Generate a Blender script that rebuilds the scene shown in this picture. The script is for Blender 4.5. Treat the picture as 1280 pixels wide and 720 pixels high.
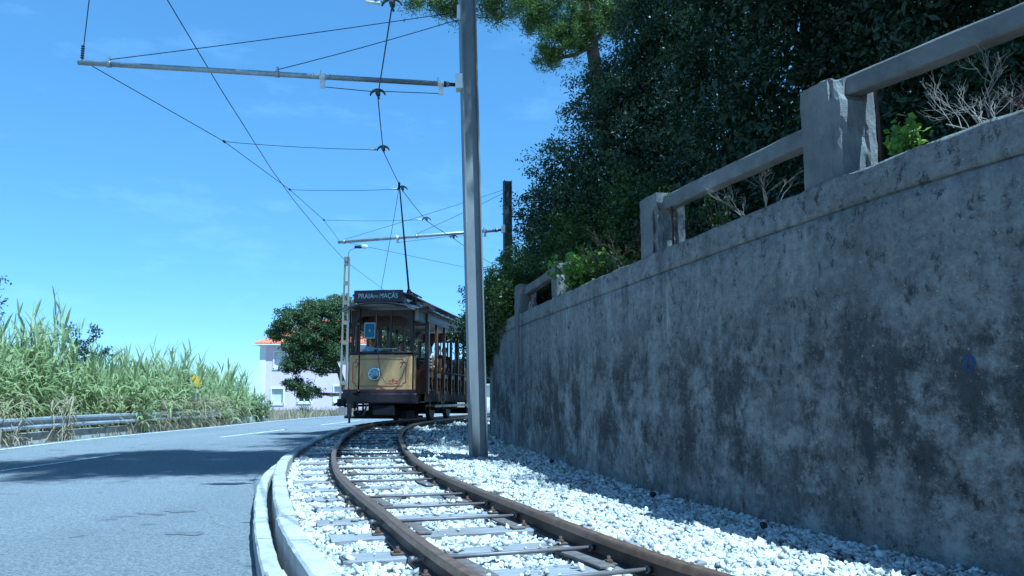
import bpy, bmesh, math, random
import numpy as np
from mathutils import Vector, Matrix

for o in list(bpy.data.objects):
    bpy.data.objects.remove(o, do_unlink=True)
scene = bpy.context.scene
COL = scene.collection
R = math.radians

# ------------------------------------------------------------------ camera
CAM_H = 0.75
cam_d = bpy.data.cameras.new('camera')
cam = bpy.data.objects.new('camera', cam_d)
COL.objects.link(cam)
cam.location = (0, 0, CAM_H)
cam.rotation_euler = (R(90) + math.atan(138 / 1000.0), 0, 0)
cam_d.sensor_width = 36
cam_d.lens = 28.125
cam_d.clip_start = 0.05
cam_d.clip_end = 5000
scene.camera = cam

# ------------------------------------------------------------------ sky, sun, exposure
SUN_AZ = Vector((0.72, -0.69, 0)).normalized()
SUN_EL = R(64)
world = bpy.data.worlds.new('World')
scene.world = world
world.use_nodes = True
wn = world.node_tree.nodes
wl = world.node_tree.links
sky = wn.new('ShaderNodeTexSky')
sky.sky_type = 'NISHITA'
sky.sun_disc = False
sky.sun_elevation = SUN_EL
sky.sun_rotation = math.atan2(SUN_AZ.x, SUN_AZ.y)
sky.altitude = 0
sky.air_density = 0.78
sky.dust_density = 0.0
sky.ozone_density = 5.0
# a few thin wisps of high cloud over the sky colour
tc = wn.new('ShaderNodeTexCoord')
mp = wn.new('ShaderNodeMapping')
mp.inputs['Scale'].default_value = (3.0, 3.0, 9.0)
nz = wn.new('ShaderNodeTexNoise')
nz.inputs['Scale'].default_value = 2.2
nz.inputs['Detail'].default_value = 7
nz.inputs['Roughness'].default_value = 0.62
rp = wn.new('ShaderNodeValToRGB')
rp.color_ramp.elements[0].position = 0.55
rp.color_ramp.elements[0].color = (0, 0, 0, 1)
rp.color_ramp.elements[1].position = 0.95
rp.color_ramp.elements[1].color = (0.2, 0.2, 0.2, 1)
mx = wn.new('ShaderNodeMixRGB')
mx.inputs[2].default_value = (4.4, 5.0, 5.6, 1)
wl.new(tc.outputs['Generated'], mp.inputs['Vector'])
wl.new(mp.outputs['Vector'], nz.inputs['Vector'])
wl.new(nz.outputs['Fac'], rp.inputs['Fac'])
wl.new(rp.outputs['Color'], mx.inputs[0])
gm = wn.new('ShaderNodeGamma')
gm.inputs[1].default_value = 0.65
hs = wn.new('ShaderNodeHueSaturation')
hs.inputs['Saturation'].default_value = 1.06
wl.new(sky.outputs['Color'], gm.inputs['Color'])
wl.new(gm.outputs['Color'], hs.inputs['Color'])
wl.new(hs.outputs['Color'], mx.inputs[1])
wl.new(mx.outputs['Color'], wn['Background'].inputs['Color'])
wn['Background'].inputs['Strength'].default_value = 0.145

sun_d = bpy.data.lights.new('sun', 'SUN')
sun_d.energy = 4.9
sun_d.angle = R(0.53)
sun_d.color = (1.0, 0.97, 0.92)
sun = bpy.data.objects.new('sun', sun_d)
COL.objects.link(sun)
to_sun = Vector((SUN_AZ.x * math.cos(SUN_EL), SUN_AZ.y * math.cos(SUN_EL), math.sin(SUN_EL)))
sun.rotation_euler = to_sun.to_track_quat('Z', 'Y').to_euler()
sun.location = (10, -10, 30)

scene.view_settings.view_transform = 'Standard'
scene.view_settings.look = 'None'
scene.view_settings.exposure = 1.0
scene.view_settings.gamma = 1.0
scene.view_settings.use_curve_mapping = False
# the camera's cool white balance: the photograph is blue in sun and shade alike
scene.view_settings.use_white_balance = True
scene.view_settings.white_balance_temperature = 4280
scene.view_settings.white_balance_tint = -11

rnd = random.Random(7)
NR = np.random.default_rng(11)

# ------------------------------------------------------------------ node helpers
class Mat:
    def __init__(s, name, rough=0.8, spec=0.3, metal=0.0):
        s.m = bpy.data.materials.new(name)
        s.m.use_nodes = True
        s.nt = s.m.node_tree
        s.n = s.nt.nodes
        s.b = s.n['Principled BSDF']
        s.b.inputs['Roughness'].default_value = rough
        s.b.inputs['Specular IOR Level'].default_value = spec
        s.b.inputs['Metallic'].default_value = metal
        s._co = {}
    def link(s, a, b):
        s.nt.links.new(a, b)
    def coord(s, kind='Object'):
        if kind not in s._co:
            if kind == 'pos':
                s._co[kind] = s.n.new('ShaderNodeNewGeometry').outputs['Position']
            else:
                s._co[kind] = s.n.new('ShaderNodeTexCoord').outputs[kind]
        return s._co[kind]
    def noise(s, scale, detail=4, rough=0.55, kind='Object', stretch=None, off=None):
        t = s.n.new('ShaderNodeTexNoise')
        t.inputs['Scale'].default_value = scale
        t.inputs['Detail'].default_value = detail
        t.inputs['Roughness'].default_value = rough
        v = s.coord(kind)
        if stretch or off:
            mpn = s.n.new('ShaderNodeMapping')
            if stretch: mpn.inputs['Scale'].default_value = stretch
            if off: mpn.inputs['Location'].default_value = off
            s.link(v, mpn.inputs['Vector'])
            v = mpn.outputs['Vector']
        s.link(v, t.inputs['Vector'])
        return t.outputs['Fac']
    def voronoi(s, scale, kind='Object', feature='F1', out='Distance'):
        t = s.n.new('ShaderNodeTexVoronoi')
        t.feature = feature
        t.inputs['Scale'].default_value = scale
        s.link(s.coord(kind), t.inputs['Vector'])
        return t.outputs[out]
    def ramp(s, fac, stops):
        r = s.n.new('ShaderNodeValToRGB')
        e = r.color_ramp.elements
        while len(e) < len(stops): e.new(0.5)
        for k, (p, c) in enumerate(stops):
            e[k].position = p
            e[k].color = (c, c, c, 1) if isinstance(c, (int, float)) else (*c, 1)
        s.link(fac, r.inputs['Fac'])
        return r.outputs['Color']
    def mix(s, fac, a, b, mode='MIX'):
        m = s.n.new('ShaderNodeMixRGB')
        m.blend_type = mode
        for k, v in ((0, fac), (1, a), (2, b)):
            if isinstance(v, (int, float)):
                m.inputs[k].default_value = v if k == 0 else (v, v, v, 1)
            elif isinstance(v, tuple):
                m.inputs[k].default_value = (*v, 1)
            else:
                s.link(v, m.inputs[k])
        return m.outputs['Color']
    def color(s, c):
        if isinstance(c, tuple): s.b.inputs['Base Color'].default_value = (*c, 1)
        else: s.link(c, s.b.inputs['Base Color'])
        return s
    def rough(s, fac, lo, hi):
        s.link(s.ramp(fac, [(0.3, lo), (0.7, hi)]), s.b.inputs['Roughness'])
        return s
    def bump(s, fac, strength=0.4, dist=0.02):
        b = s.n.new('ShaderNodeBump')
        b.inputs['Strength'].default_value = strength
        b.inputs['Distance'].default_value = dist
        s.link(fac, b.inputs['Height'])
        s.link(b.outputs['Normal'], s.b.inputs['Normal'])
        return s

def simple(name, c, rough=0.7, spec=0.3, metal=0.0, var=0.25, scale=6, bump=0.0):
    m = Mat(name, rough, spec, metal)
    f = m.noise(scale, 5, 0.6)
    lo = tuple(x * (1 - var) for x in c)
    hi = tuple(min(1, x * (1 + var)) for x in c)
    m.color(m.ramp(f, [(0.3, lo), (0.7, hi)]))
    if bump: m.bump(m.noise(scale * 6, 4), bump, 0.01)
    return m.m

def leaf_mat(name, a, b, trans=0.35, scale=1.4, rough=0.5, spec=0.35):
    m = Mat(name, rough, spec)
    f1 = m.noise(scale, 3, 0.6, 'pos')
    f2 = m.noise(28, 2, 0.6, 'pos')
    c = m.mix(0.5, m.ramp(f1, [(0.3, a), (0.7, b)]), m.ramp(f2, [(0.3, a), (0.72, b)]))
    m.color(c)
    tr = m.n.new('ShaderNodeBsdfTranslucent')
    m.link(m.mix(0.5, c, tuple(min(1, x * 1.6) for x in b)), tr.inputs['Color'])
    mxs = m.n.new('ShaderNodeMixShader')
    mxs.inputs[0].default_value = trans
    out = m.n['Material Output']
    m.link(m.b.outputs[0], mxs.inputs[1])
    m.link(tr.outputs[0], mxs.inputs[2])
    m.link(mxs.outputs[0], out.inputs['Surface'])
    return m.m

# ------------------------------------------------------------------ object helpers
def tag(o, label=None, cat=None, group=None, kind=None):
    if label: o['label'] = label
    if cat: o['category'] = cat
    if group: o['group'] = group
    if kind: o['kind'] = kind
    return o

def empty(name, loc=(0, 0, 0), rz=0.0):
    o = bpy.data.objects.new(name, None)
    o.empty_display_size = 0.2
    COL.objects.link(o)
    o.location = loc
    o.rotation_euler = (0, 0, rz)
    return o

def link(name, me, mat, parent=None):
    o = bpy.data.objects.new(name, me)
    COL.objects.link(o)
    if mat is not None and len(me.materials) == 0: me.materials.append(mat)
    if parent is not None: o.parent = parent
    return o

def npmesh(name, V, F, smooth=False):
    """V (n,3) array; F (m,k) index array"""
    V = np.asarray(V, dtype=np.float32); F = np.asarray(F, dtype=np.int32)
    me = bpy.data.meshes.new(name)
    m, k = F.shape
    me.vertices.add(len(V)); me.vertices.foreach_set('co', V.ravel())
    me.loops.add(m * k); me.loops.foreach_set('vertex_index', F.ravel())
    me.polygons.add(m)
    me.polygons.foreach_set('loop_start', np.arange(0, m * k, k, dtype=np.int32))
    me.polygons.foreach_set('loop_total', np.full(m, k, dtype=np.int32))
    if smooth: me.polygons.foreach_set('use_smooth', np.ones(m, dtype=bool))
    me.update(calc_edges=True)
    return me

class MB:
    """collects shapes into one bmesh, then links them as ONE mesh object"""
    def __init__(s): s.bm = bmesh.new()
    def box(s, x0, x1, y0, y1, z0, z1, bev=0.0, rot=None, jit=0.0):
        b = s.bm if not bev else bmesh.new()
        r = bmesh.ops.create_cube(b, size=1.0)
        c = Vector(((x0 + x1) / 2, (y0 + y1) / 2, (z0 + z1) / 2))
        for v in r['verts']:
            v.co = Vector((v.co.x * (x1 - x0), v.co.y * (y1 - y0), v.co.z * (z1 - z0)))
            if jit: v.co += Vector((rnd.uniform(-jit, jit), rnd.uniform(-jit, jit), rnd.uniform(-jit, jit)))
            if rot is not None: v.co = rot @ v.co
            v.co += c
        if bev:
            bmesh.ops.bevel(b, geom=b.edges[:], offset=bev, segments=2, affect='EDGES', profile=0.5)
            s._merge(b)
        return s
    def _merge(s, b):
        me = bpy.data.meshes.new('t'); b.to_mesh(me); b.free()
        s.bm.from_mesh(me); bpy.data.meshes.remove(me)
    def tube(s, pts, r, seg=8, cap=True, taper=None):
        """round tube along points; r a number or a list"""
        P = [Vector(p) for p in pts]
        rr = r if isinstance(r, (list, tuple)) else [r] * len(P)
        rings = []
        up = Vector((0, 0, 1))
        prev = None
        for i, p in enumerate(P):
            t = (P[min(i + 1, len(P) - 1)] - P[max(i - 1, 0)])
            if t.length < 1e-9: t = Vector((0, 0, 1))
            t.normalize()
            if prev is None:
                a = up if abs(t.z) < 0.95 else Vector((1, 0, 0))
                u = t.cross(a).normalized()
            else:
                u = (prev - t * prev.dot(t))
                u = u.normalized() if u.length > 1e-6 else t.cross(up).normalized()
            prev = u
            w = t.cross(u)
            rings.append([s.bm.verts.new(p + (u * math.cos(2 * math.pi * k / seg) + w * math.sin(2 * math.pi * k / seg)) * rr[i]) for k in range(seg)])
        for i in range(len(rings) - 1):
            for k in range(seg):
                f = s.bm.faces.new((rings[i][k], rings[i][(k + 1) % seg], rings[i + 1][(k + 1) % seg], rings[i + 1][k]))
                f.smooth = True
        if cap and seg > 2:
            s.bm.faces.new(rings[0][::-1]); s.bm.faces.new(rings[-1])
        return s
    def prism(s, poly, axis, a, b):
        """extrude 2D polygon along axis ('x','y','z') from a to b"""
        def P(u, v, w):
            return {'x': (w, u, v), 'y': (u, w, v), 'z': (u, v, w)}[axis]
        A = [s.bm.verts.new(P(u, v, a)) for u, v in poly]
        B = [s.bm.verts.new(P(u, v, b)) for u, v in poly]
        n = len(poly)
        for i in range(n):
            s.bm.faces.new((A[i], A[(i + 1) % n], B[(i + 1) % n], B[i]))
        s.bm.faces.new(A[::-1]); s.bm.faces.new(B)
        return s
    def sheet(s, rows, smooth=True):
        """grid of points: rows of equal length"""
        V = [[s.bm.verts.new(p) for p in r] for r in rows]
        for i in range(len(V) - 1):
            for j in range(len(V[0]) - 1):
                f = s.bm.faces.new((V[i][j], V[i][j + 1], V[i + 1][j + 1], V[i + 1][j])); f.smooth = smooth
        return s
    def lathe(s, prof, c=(0, 0, 0), axis='z', seg=20):
        """prof: list of (radius, height)"""
        rings = []
        for r_, h in prof:
            ring = []
            for k in range(seg):
                a = 2 * math.pi * k / seg
                u, v = r_ * math.cos(a), r_ * math.sin(a)
                p = {'z': (u, v, h), 'y': (u, h, v), 'x': (h, u, v)}[axis]
                ring.append(s.bm.verts.new(Vector(p) + Vector(c)))
            rings.append(ring)
        for i in range(len(rings) - 1):
            for k in range(seg):
                f = s.bm.faces.new((rings[i][k], rings[i][(k + 1) % seg], rings[i + 1][(k + 1) % seg], rings[i + 1][k])); f.smooth = True
        s.bm.faces.new(rings[0][::-1]); s.bm.faces.new(rings[-1])
        return s
    def mesh(s, name):
        bmesh.ops.recalc_face_normals(s.bm, faces=s.bm.faces[:])
        me = bpy.data.meshes.new(name); s.bm.to_mesh(me); s.bm.free()
        return me
    def build(s, name, mat, parent=None):
        return link(name, s.mesh(name), mat, parent)

def smoothstep(a, b, x):
    t = np.clip((np.asarray(x, dtype=float) - a) / (b - a), 0, 1)
    return t * t * (3 - 2 * t)

def gz(y):
    """gentle rise of the place: 0 near the camera, 0.16 m beyond 19 m"""
    return 0.16 * smoothstep(7, 19, y)
ROAD = -0.28       # road surface under rail-top level
BED = -0.115       # ballast surface

def catmull(pts, step=0.25):
    P = [np.array(p, dtype=float) for p in pts]
    P = [2 * P[0] - P[1]] + P + [2 * P[-1] - P[-2]]
    out = []
    for i in range(1, len(P) - 2):
        n = max(2, int(np.linalg.norm(P[i + 1] - P[i]) / step))
        for k in range(n):
            t = k / n
            a, b, c, d = P[i - 1], P[i], P[i + 1], P[i + 2]
            out.append(0.5 * ((2 * b) + (c - a) * t + (2 * a - 5 * b + 4 * c - d) * t * t + (3 * b - a - 3 * c + d) * t ** 3))
    out.append(P[-2])
    return np.array(out)

class Path:
    """resampled plan curve with arc length, tangents and right-hand normals"""
    def __init__(s, pts, step=0.1):
        q = catmull(pts, step)
        d = np.r_[0, np.cumsum(np.linalg.norm(np.diff(q, axis=0), axis=1))]
        s.L = d[-1]
        s.s = np.arange(0, s.L, step)
        s.p = np.c_[np.interp(s.s, d, q[:, 0]), np.interp(s.s, d, q[:, 1])]
        t = np.gradient(s.p, axis=0)
        for _ in range(6): t[1:-1] = (t[:-2] + t[1:-1] + t[2:]) / 3
        s.t = t / np.linalg.norm(t, axis=1)[:, None]
        s.n = np.c_[s.t[:, 1], -s.t[:, 0]]
    def at(s, u):
        x = np.interp(u, s.s, s.p[:, 0]); y = np.interp(u, s.s, s.p[:, 1])
        tx = np.interp(u, s.s, s.t[:, 0]); ty = np.interp(u, s.s, s.t[:, 1])
        l = math.hypot(tx, ty)
        return np.array([x, y]), np.array([tx, ty]) / l, np.array([ty, -tx]) / l
    def s_at_y(s, y):
        return float(s.s[np.argmin(abs(s.p[:, 1] - y))])
    def x_at_y(s, y):
        return np.interp(y, s.p[:, 1], s.p[:, 0])

# ------------------------------------------------------------------ plan of the place
TRACK = Path([(3.2, -1.2), (2.1, 0.4), (1.32, 1.8), (0.72, 2.9), (0.30, 3.74), (-0.08, 4.75), (-0.42, 5.77), (-0.82, 6.95), (-1.33, 8.6),
              (-1.84, 10.7), (-2.16, 12.4), (-2.50, 14.6), (-2.74, 17.0), (-2.82, 19.5), (-2.64, 22.6), (-2.12, 26),
              (-1.3, 30), (-0.1, 35), (2.4, 42), (7, 50), (16, 58)])
WALL = Path([(5.6, -1.6), (4.5, 0.2), (3.35, 2.2), (2.52, 3.8), (1.95, 5.3), (1.33, 7.5), (0.98, 8.9), (0.48, 11.3), (0.08, 13.2), (-0.38, 15.6),
             (-0.42, 17), (-0.1, 19), (0.6, 22), (1.9, 26), (4.2, 31)])
KERB = Path([(1.1, -1.2), (0.55, 0.6), (0.0, 1.9), (-0.50, 2.9), (-0.91, 3.82), (-1.32, 4.85), (-1.66, 5.8), (-2.19, 7.49), (-2.68, 9.2), (-3.09, 11.0), (-3.48, 14.0),
             (-3.78, 18.0), (-3.86, 22), (-3.5, 26), (-2.75, 30), (-1.6, 35), (0.9, 42.5), (5.6, 51), (14.6, 59.5)])

# ------------------------------------------------------------------ materials of the setting
m = Mat('asphalt', 0.72, 0.35)
c = m.ramp(m.noise(0.35, 5, 0.65, 'pos'), [(0.3, (0.105, 0.108, 0.115)), (0.7, (0.165, 0.168, 0.175))])
c = m.mix(0.65, c, m.ramp(m.mix(0.5, m.noise(48, 3, 0.75, 'pos'), m.noise(130, 2, 0.7, 'pos')), [(0.38, 0.015), (0.58, 0.36)]))
trk = m.ramp(m.noise(0.5, 4, 0.6, 'pos', (1.0, 0.2, 1)), [(0.45, 0.0), (0.75, 0.3)])
c = m.mix(trk, c, (0.075, 0.077, 0.082))
pat = m.ramp(m.noise(1.7, 2, 0.4, 'pos', (1.0, 1.6, 1), (3.2, 1.0, 0)), [(0.70, 0.0), (0.715, 0.55)])
c = m.mix(pat, c, (0.05, 0.052, 0.058))
m.color(c).bump(m.noise(70, 4, 0.75, 'pos'), 0.9, 0.02)
ASPHALT = m.m

m = Mat('road_paint', 0.6)
c = m.mix(m.ramp(m.noise(14, 5, 0.7, 'pos'), [(0.40, 0.0), (0.6, 1.0)]), (0.25, 0.25, 0.26), (0.74, 0.74, 0.74))
m.color(c)
PAINT = m.m

m = Mat('dry_ground', 0.95, 0.1)
c = m.ramp(m.noise(0.6, 6, 0.7, 'pos'), [(0.3, (0.10, 0.075, 0.045)), (0.5, (0.17, 0.14, 0.08)), (0.72, (0.12, 0.13, 0.05))])
c = m.mix(0.4, c, m.ramp(m.noise(30, 4, 0.7, 'pos'), [(0.3, 0.05), (0.7, 0.22)]))
m.color(c).bump(m.noise(20, 5, 0.7, 'pos'), 0.6, 0.05)
DRYGROUND = m.m

m = Mat('ballast_stone', 0.85, 0.25)
v = m.voronoi(17, 'pos', out='Color')
sx = m.n.new('ShaderNodeSeparateColor'); m.link(v, sx.inputs[0])
c = m.ramp(sx.outputs[0], [(0.0, (0.16, 0.145, 0.13)), (0.13, (0.36, 0.335, 0.305)), (0.5, (0.53, 0.50, 0.465)), (1.0, (0.69, 0.66, 0.62))])
c = m.mix(m.ramp(m.noise(60, 4, 0.7, 'pos'), [(0.52, 0.0), (0.75, 0.5)]), c, (0.30, 0.255, 0.205))
c = m.mix(m.ramp(m.noise(0.9, 4, 0.6, 'pos'), [(0.55, 0.0), (0.85, 0.35)]), c, (0.33, 0.29, 0.25))
m.color(c).bump(m.noise(140, 3, 0.6, 'pos'), 0.3, 0.01)
STONE = m.m

m = Mat('ballast_bed', 0.95, 0.1)
v = m.voronoi(26, 'pos')
c = m.ramp(v, [(0.05, (0.42, 0.40, 0.37)), (0.45, (0.28, 0.265, 0.24)), (0.75, (0.09, 0.08, 0.07))])
m.color(c).bump(m.voronoi(26, 'pos'), 1.0, -0.05)
BEDM = m.m

m = Mat('kerb_concrete', 0.85, 0.2)
c = m.ramp(m.noise(3.5, 6, 0.7, 'pos'), [(0.3, (0.24, 0.225, 0.205)), (0.52, (0.40, 0.375, 0.345)), (0.75, (0.50, 0.475, 0.44))])
c = m.mix(m.ramp(m.noise(22, 5, 0.75, 'pos'), [(0.50, 0.0), (0.70, 0.7)]), c, (0.23, 0.215, 0.20))
c = m.mix(m.ramp(m.noise(7, 3, 0.6, 'pos', None, (4, 2, 1)), [(0.64, 0.0), (0.72, 0.5)]), c, (0.22, 0.22, 0.22))
m.color(c).bump(m.noise(60, 5, 0.7, 'pos'), 0.35, 0.012)
KERBM = m.m

m = Mat('rusty_rail', 0.6, 0.5, 0.15)
c = m.ramp(m.noise(9, 5, 0.7, 'pos'), [(0.3, (0.022, 0.012, 0.009)), (0.6, (0.045, 0.022, 0.015)), (0.8, (0.085, 0.042, 0.025))])
m.color(c).bump(m.noise(80, 4, 0.7, 'pos'), 0.3, 0.004)
RUST = m.m
m = Mat('polished_rail_head', 0.42, 0.5, 0.5)
c = m.ramp(m.noise(14, 5, 0.7, 'pos'), [(0.3, (0.12, 0.062, 0.035)), (0.7, (0.24, 0.150, 0.095))])
m.color(c)
RAILHEAD = m.m

m = Mat('weathered_sleeper', 0.9, 0.15)
f = m.noise(7, 6, 0.75, 'Object', (0.6, 7, 4))
c = m.ramp(f, [(0.25, (0.12, 0.11, 0.10)), (0.5, (0.25, 0.235, 0.23)), (0.75, (0.38, 0.36, 0.35))])
c = m.mix(m.ramp(m.noise(1.3, 3, 0.5, 'pos'), [(0.45, 0.0), (0.7, 0.45)]), c, (0.13, 0.09, 0.07))
m.color(c).bump(f, 0.6, 0.02)
WOOD = m.m

# rough stained concrete of the retaining wall; u = metres along the wall, v = height
m = Mat('stained_concrete', 0.92, 0.15)
base = m.ramp(m.noise(0.8, 8, 0.7, 'UV'), [(0.30, (0.23, 0.216, 0.20)), (0.5, (0.30, 0.282, 0.262)), (0.72, (0.39, 0.367, 0.34))])
base = m.mix(0.5, base, m.ramp(m.noise(13, 8, 0.8, 'UV'), [(0.36, (0.08, 0.075, 0.07)), (0.66, (0.55, 0.52, 0.485))]))
# vertical run marks, broken up by a second noise
run = m.noise(2.3, 6, 0.65, 'UV', (1.0, 0.13, 1))
brk = m.ramp(m.noise(1.3, 5, 0.7, 'UV', None, (5, 1, 0)), [(0.42, 0.15), (0.62, 1.0)])
base = m.mix(m.mix(1.0, m.ramp(run, [(0.48, 0.0), (0.62, 0.85)]), brk, 'MULTIPLY'), base, (0.10, 0.094, 0.09))
run2 = m.noise(4.2, 5, 0.6, 'UV', (1.0, 0.09, 1), (7, 3, 0))
brk2 = m.ramp(m.noise(1.1, 5, 0.7, 'UV', None, (1, 8, 0)), [(0.45, 0.0), (0.62, 0.9)])
base = m.mix(m.mix(1.0, m.ramp(run2, [(0.52, 0.0), (0.64, 0.8)]), brk2, 'MULTIPLY'), base, (0.56, 0.53, 0.49))
# black lichen blotches, most in a band across the middle of the wall
sp = m.n.new('ShaderNodeSeparateXYZ'); m.link(m.coord('UV'), sp.inputs[0])
mm = m.n.new('ShaderNodeMath'); mm.operation = 'MULTIPLY'; mm.inputs[1].default_value = 0.45
m.link(sp.outputs[1], mm.inputs[0])
band = m.ramp(mm.outputs[0], [(0.0, 0.45), (0.16, 1.0), (0.46, 0.95), (0.70, 0.12)])
bl = m.ramp(m.noise(1.5, 10, 0.78, 'UV', (1.0, 0.8, 1), (2.3, 0.4, 0)), [(0.45, 0.0), (0.55, 0.95)])
base = m.mix(m.mix(1.0, m.mix(1.0, band, bl, 'MULTIPLY'), 0.9, 'MULTIPLY'), base, (0.056, 0.053, 0.051))
bl2 = m.ramp(m.noise(7, 8, 0.85, 'UV', (1.2, 0.8, 1), (0, 3, 0)), [(0.54, 0.0), (0.60, 0.85)])
base = m.mix(bl2, base, (0.055, 0.052, 0.05))
# pale lime patches near the foot, and specks
lime = m.ramp(m.noise(1.8, 10, 0.78, 'UV', None, (9, 5, 0)), [(0.52, 0.0), (0.60, 0.75)])
foot = m.ramp(mm.outputs[0], [(0.0, 1.0), (0.30, 0.6), (0.6, 0.15)])
base = m.mix(m.mix(1.0, lime, foot, 'MULTIPLY'), base, (0.56, 0.53, 0.495))
base = m.mix(m.ramp(m.noise(36, 4, 0.65, 'UV'), [(0.63, 0.0), (0.68, 0.7)]), base, (0.55, 0.53, 0.50))
m.color(base)
bmx = m.mix(0.5, m.noise(6, 9, 0.8, 'UV'), m.noise(45, 6, 0.8, 'UV'))
m.bump(bmx, 1.0, 0.06)
WALLM = m.m
m = Mat('railing_concrete', 0.9, 0.15)
c = m.ramp(m.noise(2.2, 7, 0.7, 'pos'), [(0.3, (0.12, 0.113, 0.105)), (0.55, (0.20, 0.188, 0.175)), (0.75, (0.29, 0.272, 0.255))])
c = m.mix(m.ramp(m.noise(16, 6, 0.75, 'pos'), [(0.57, 0.0), (0.68, 0.75)]), c, (0.13, 0.125, 0.12))
m.color(c).bump(m.noise(38, 6, 0.75, 'pos'), 0.7, 0.025)
POSTM = m.m

# ------------------------------------------------------------------ ground sheet, road, markings
ys = np.r_[np.arange(-40, 0, 8), np.arange(0, 40, 1.0), np.arange(40, 120, 8), np.array([140, 200, 300, 500, 900, 1500, 2500])]
xs = np.r_[np.array([-2500, -1200, -500, -200, -100]), np.arange(-60, 61, 6), np.array([100, 200, 500, 1200, 2500])]
X, Y = np.meshgrid(xs, ys)
Zg = gz(Y) + ROAD - 0.05
nx = len(xs)
idx = np.arange(len(ys) * nx).reshape(len(ys), nx)
F = np.c_[idx[:-1, :-1].ravel(), idx[:-1, 1:].ravel(), idx[1:, 1:].ravel(), idx[1:, :-1].ravel()]
tag(link('ground', npmesh('ground', np.c_[X.ravel(), Y.ravel(), Zg.ravel()], F, True), DRYGROUND), kind='structure')

ROADL = Path([(-12.5, -14), (-11.0, -4), (-10.2, 4), (-9.75, 11), (-9.45, 16), (-9.35, 24), (-9.4, 32), (-8.9, 40), (-6.8, 49), (-2.2, 57), (5, 64), (14, 69)], 0.4)
def road_left(y): return ROADL.x_at_y(y)
rows = []
NU = 14
for s_ in np.arange(0, ROADL.L, 0.4):
    p, t, n = ROADL.at(s_)
    # far side: walk along the kerb line by the matching fraction of y, or of length on the far bend
    if p[1] < 40:
        q = np.array([np.interp(p[1], KERB.p[:, 1], KERB.p[:, 0]) + 0.22, p[1]]) if p[1] > -1 else np.array([1.1 + (-1.2 - p[1]) * 0.5, p[1]])
    else:
        q, _, _ = KERB.at(min(KERB.L - 0.2, KERB.s_at_y(40.0) + (s_ - ROADL.s_at_y(40.0)) * 0.86)); q = q + np.array([0.12, -0.16])
    rows.append([(p[0] + (q[0] - p[0]) * k / NU, p[1] + (q[1] - p[1]) * k / NU, float(gz(p[1] + (q[1] - p[1]) * k / NU)) + ROAD) for k in range(NU + 1)])
mb = MB(); mb.sheet(rows)
tag(mb.build('road', ASPHALT), kind='structure')

def ribbon(name, pts, w, z, step=0.3):
    P = Path(pts, step)
    rr = []
    for s_ in np.r_[P.s, P.L - 0.01]:
        p, t, n = P.at(s_)
        rr.append([(p[0] - n[0] * w / 2, p[1] - n[1] * w / 2, float(gz(p[1])) + z), (p[0] + n[0] * w / 2, p[1] + n[1] * w / 2, float(gz(p[1])) + z)])
    b = MB(); b.sheet(rr)
    return b.build(name, PAINT)
tag(ribbon('edge_line', [(road_left(y) + 0.28, y) for y in np.arange(2, 46, 2.0)], 0.11, ROAD + 0.005), kind='structure')
CL = [(-7.6, 7.0), (-6.95, 11.5), (-6.62, 14.0), (-6.6, 17.3), (-6.38, 22.3), (-6.2, 29.7), (-5.9, 36), (-4.6, 44)]
CP = Path(CL, 0.2)
for a, b in ((10.6, 13.9), (18.3, 23.2), (26.5, 33.0)):
    sa, sb = CP.s_at_y(a), CP.s_at_y(b)
    tag(ribbon('lane_dash', [tuple(CP.at(q)[0]) for q in np.linspace(sa, sb, 8)], 0.12, ROAD + 0.005), kind='structure')

# manhole-like dark patch of bitumen and cracks on the asphalt
TAR = simple('tar_patch', (0.018, 0.019, 0.022), 0.5, 0.4)
for (x, y, rx, ry, sd) in ((-3.38, 9.75, 0.32, 0.16, 1), (-3.05, 7.55, 0.15, 0.10, 2), (-2.5, 6.35, 0.19, 0.10, 3), (-2.05, 6.9, 0.22, 0.04, 4), (-1.86, 4.66, 0.26, 0.035, 5)):
    r_ = random.Random(sd)
    b = MB()
    vs = [b.bm.verts.new((x + rx * math.cos(a) * r_.uniform(0.5, 1.15), y + ry * math.sin(a) * r_.uniform(0.5, 1.15), float(gz(y)) + ROAD + 0.004)) for a in np.linspace(0, 2 * math.pi, 18)[:-1]]
    b.bm.faces.new(vs)
    tag(b.build('tar_patch', TAR if sd in (1,) else simple('old_tar', (0.115, 0.115, 0.118), 0.75, 0.3, 0, 0.5, 30)), kind='structure')

# ------------------------------------------------------------------ ballast bed between kerb and wall
ks = np.arange(0, KERB.L, 0.35)
rows = []
for y in np.r_[np.arange(-1.0, 38, 0.4)]:
    xl = np.interp(y, KERB.p[:, 1], KERB.p[:, 0]) + 0.07
    xr = np.interp(y, WALL.p[:, 1], WALL.p[:, 0]) + 0.1
    row = []
    for k in range(9):
        u = k / 8
        row.append((xl + (xr - xl) * u, y, float(gz(y)) + BED - 0.055 + 0.015 * max(0, (u - 0.6) / 0.4) ** 2))
    rows.append(row)
mb = MB(); mb.sheet(rows)
tag(mb.build('ballast_bed', BEDM), kind='structure')

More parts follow.
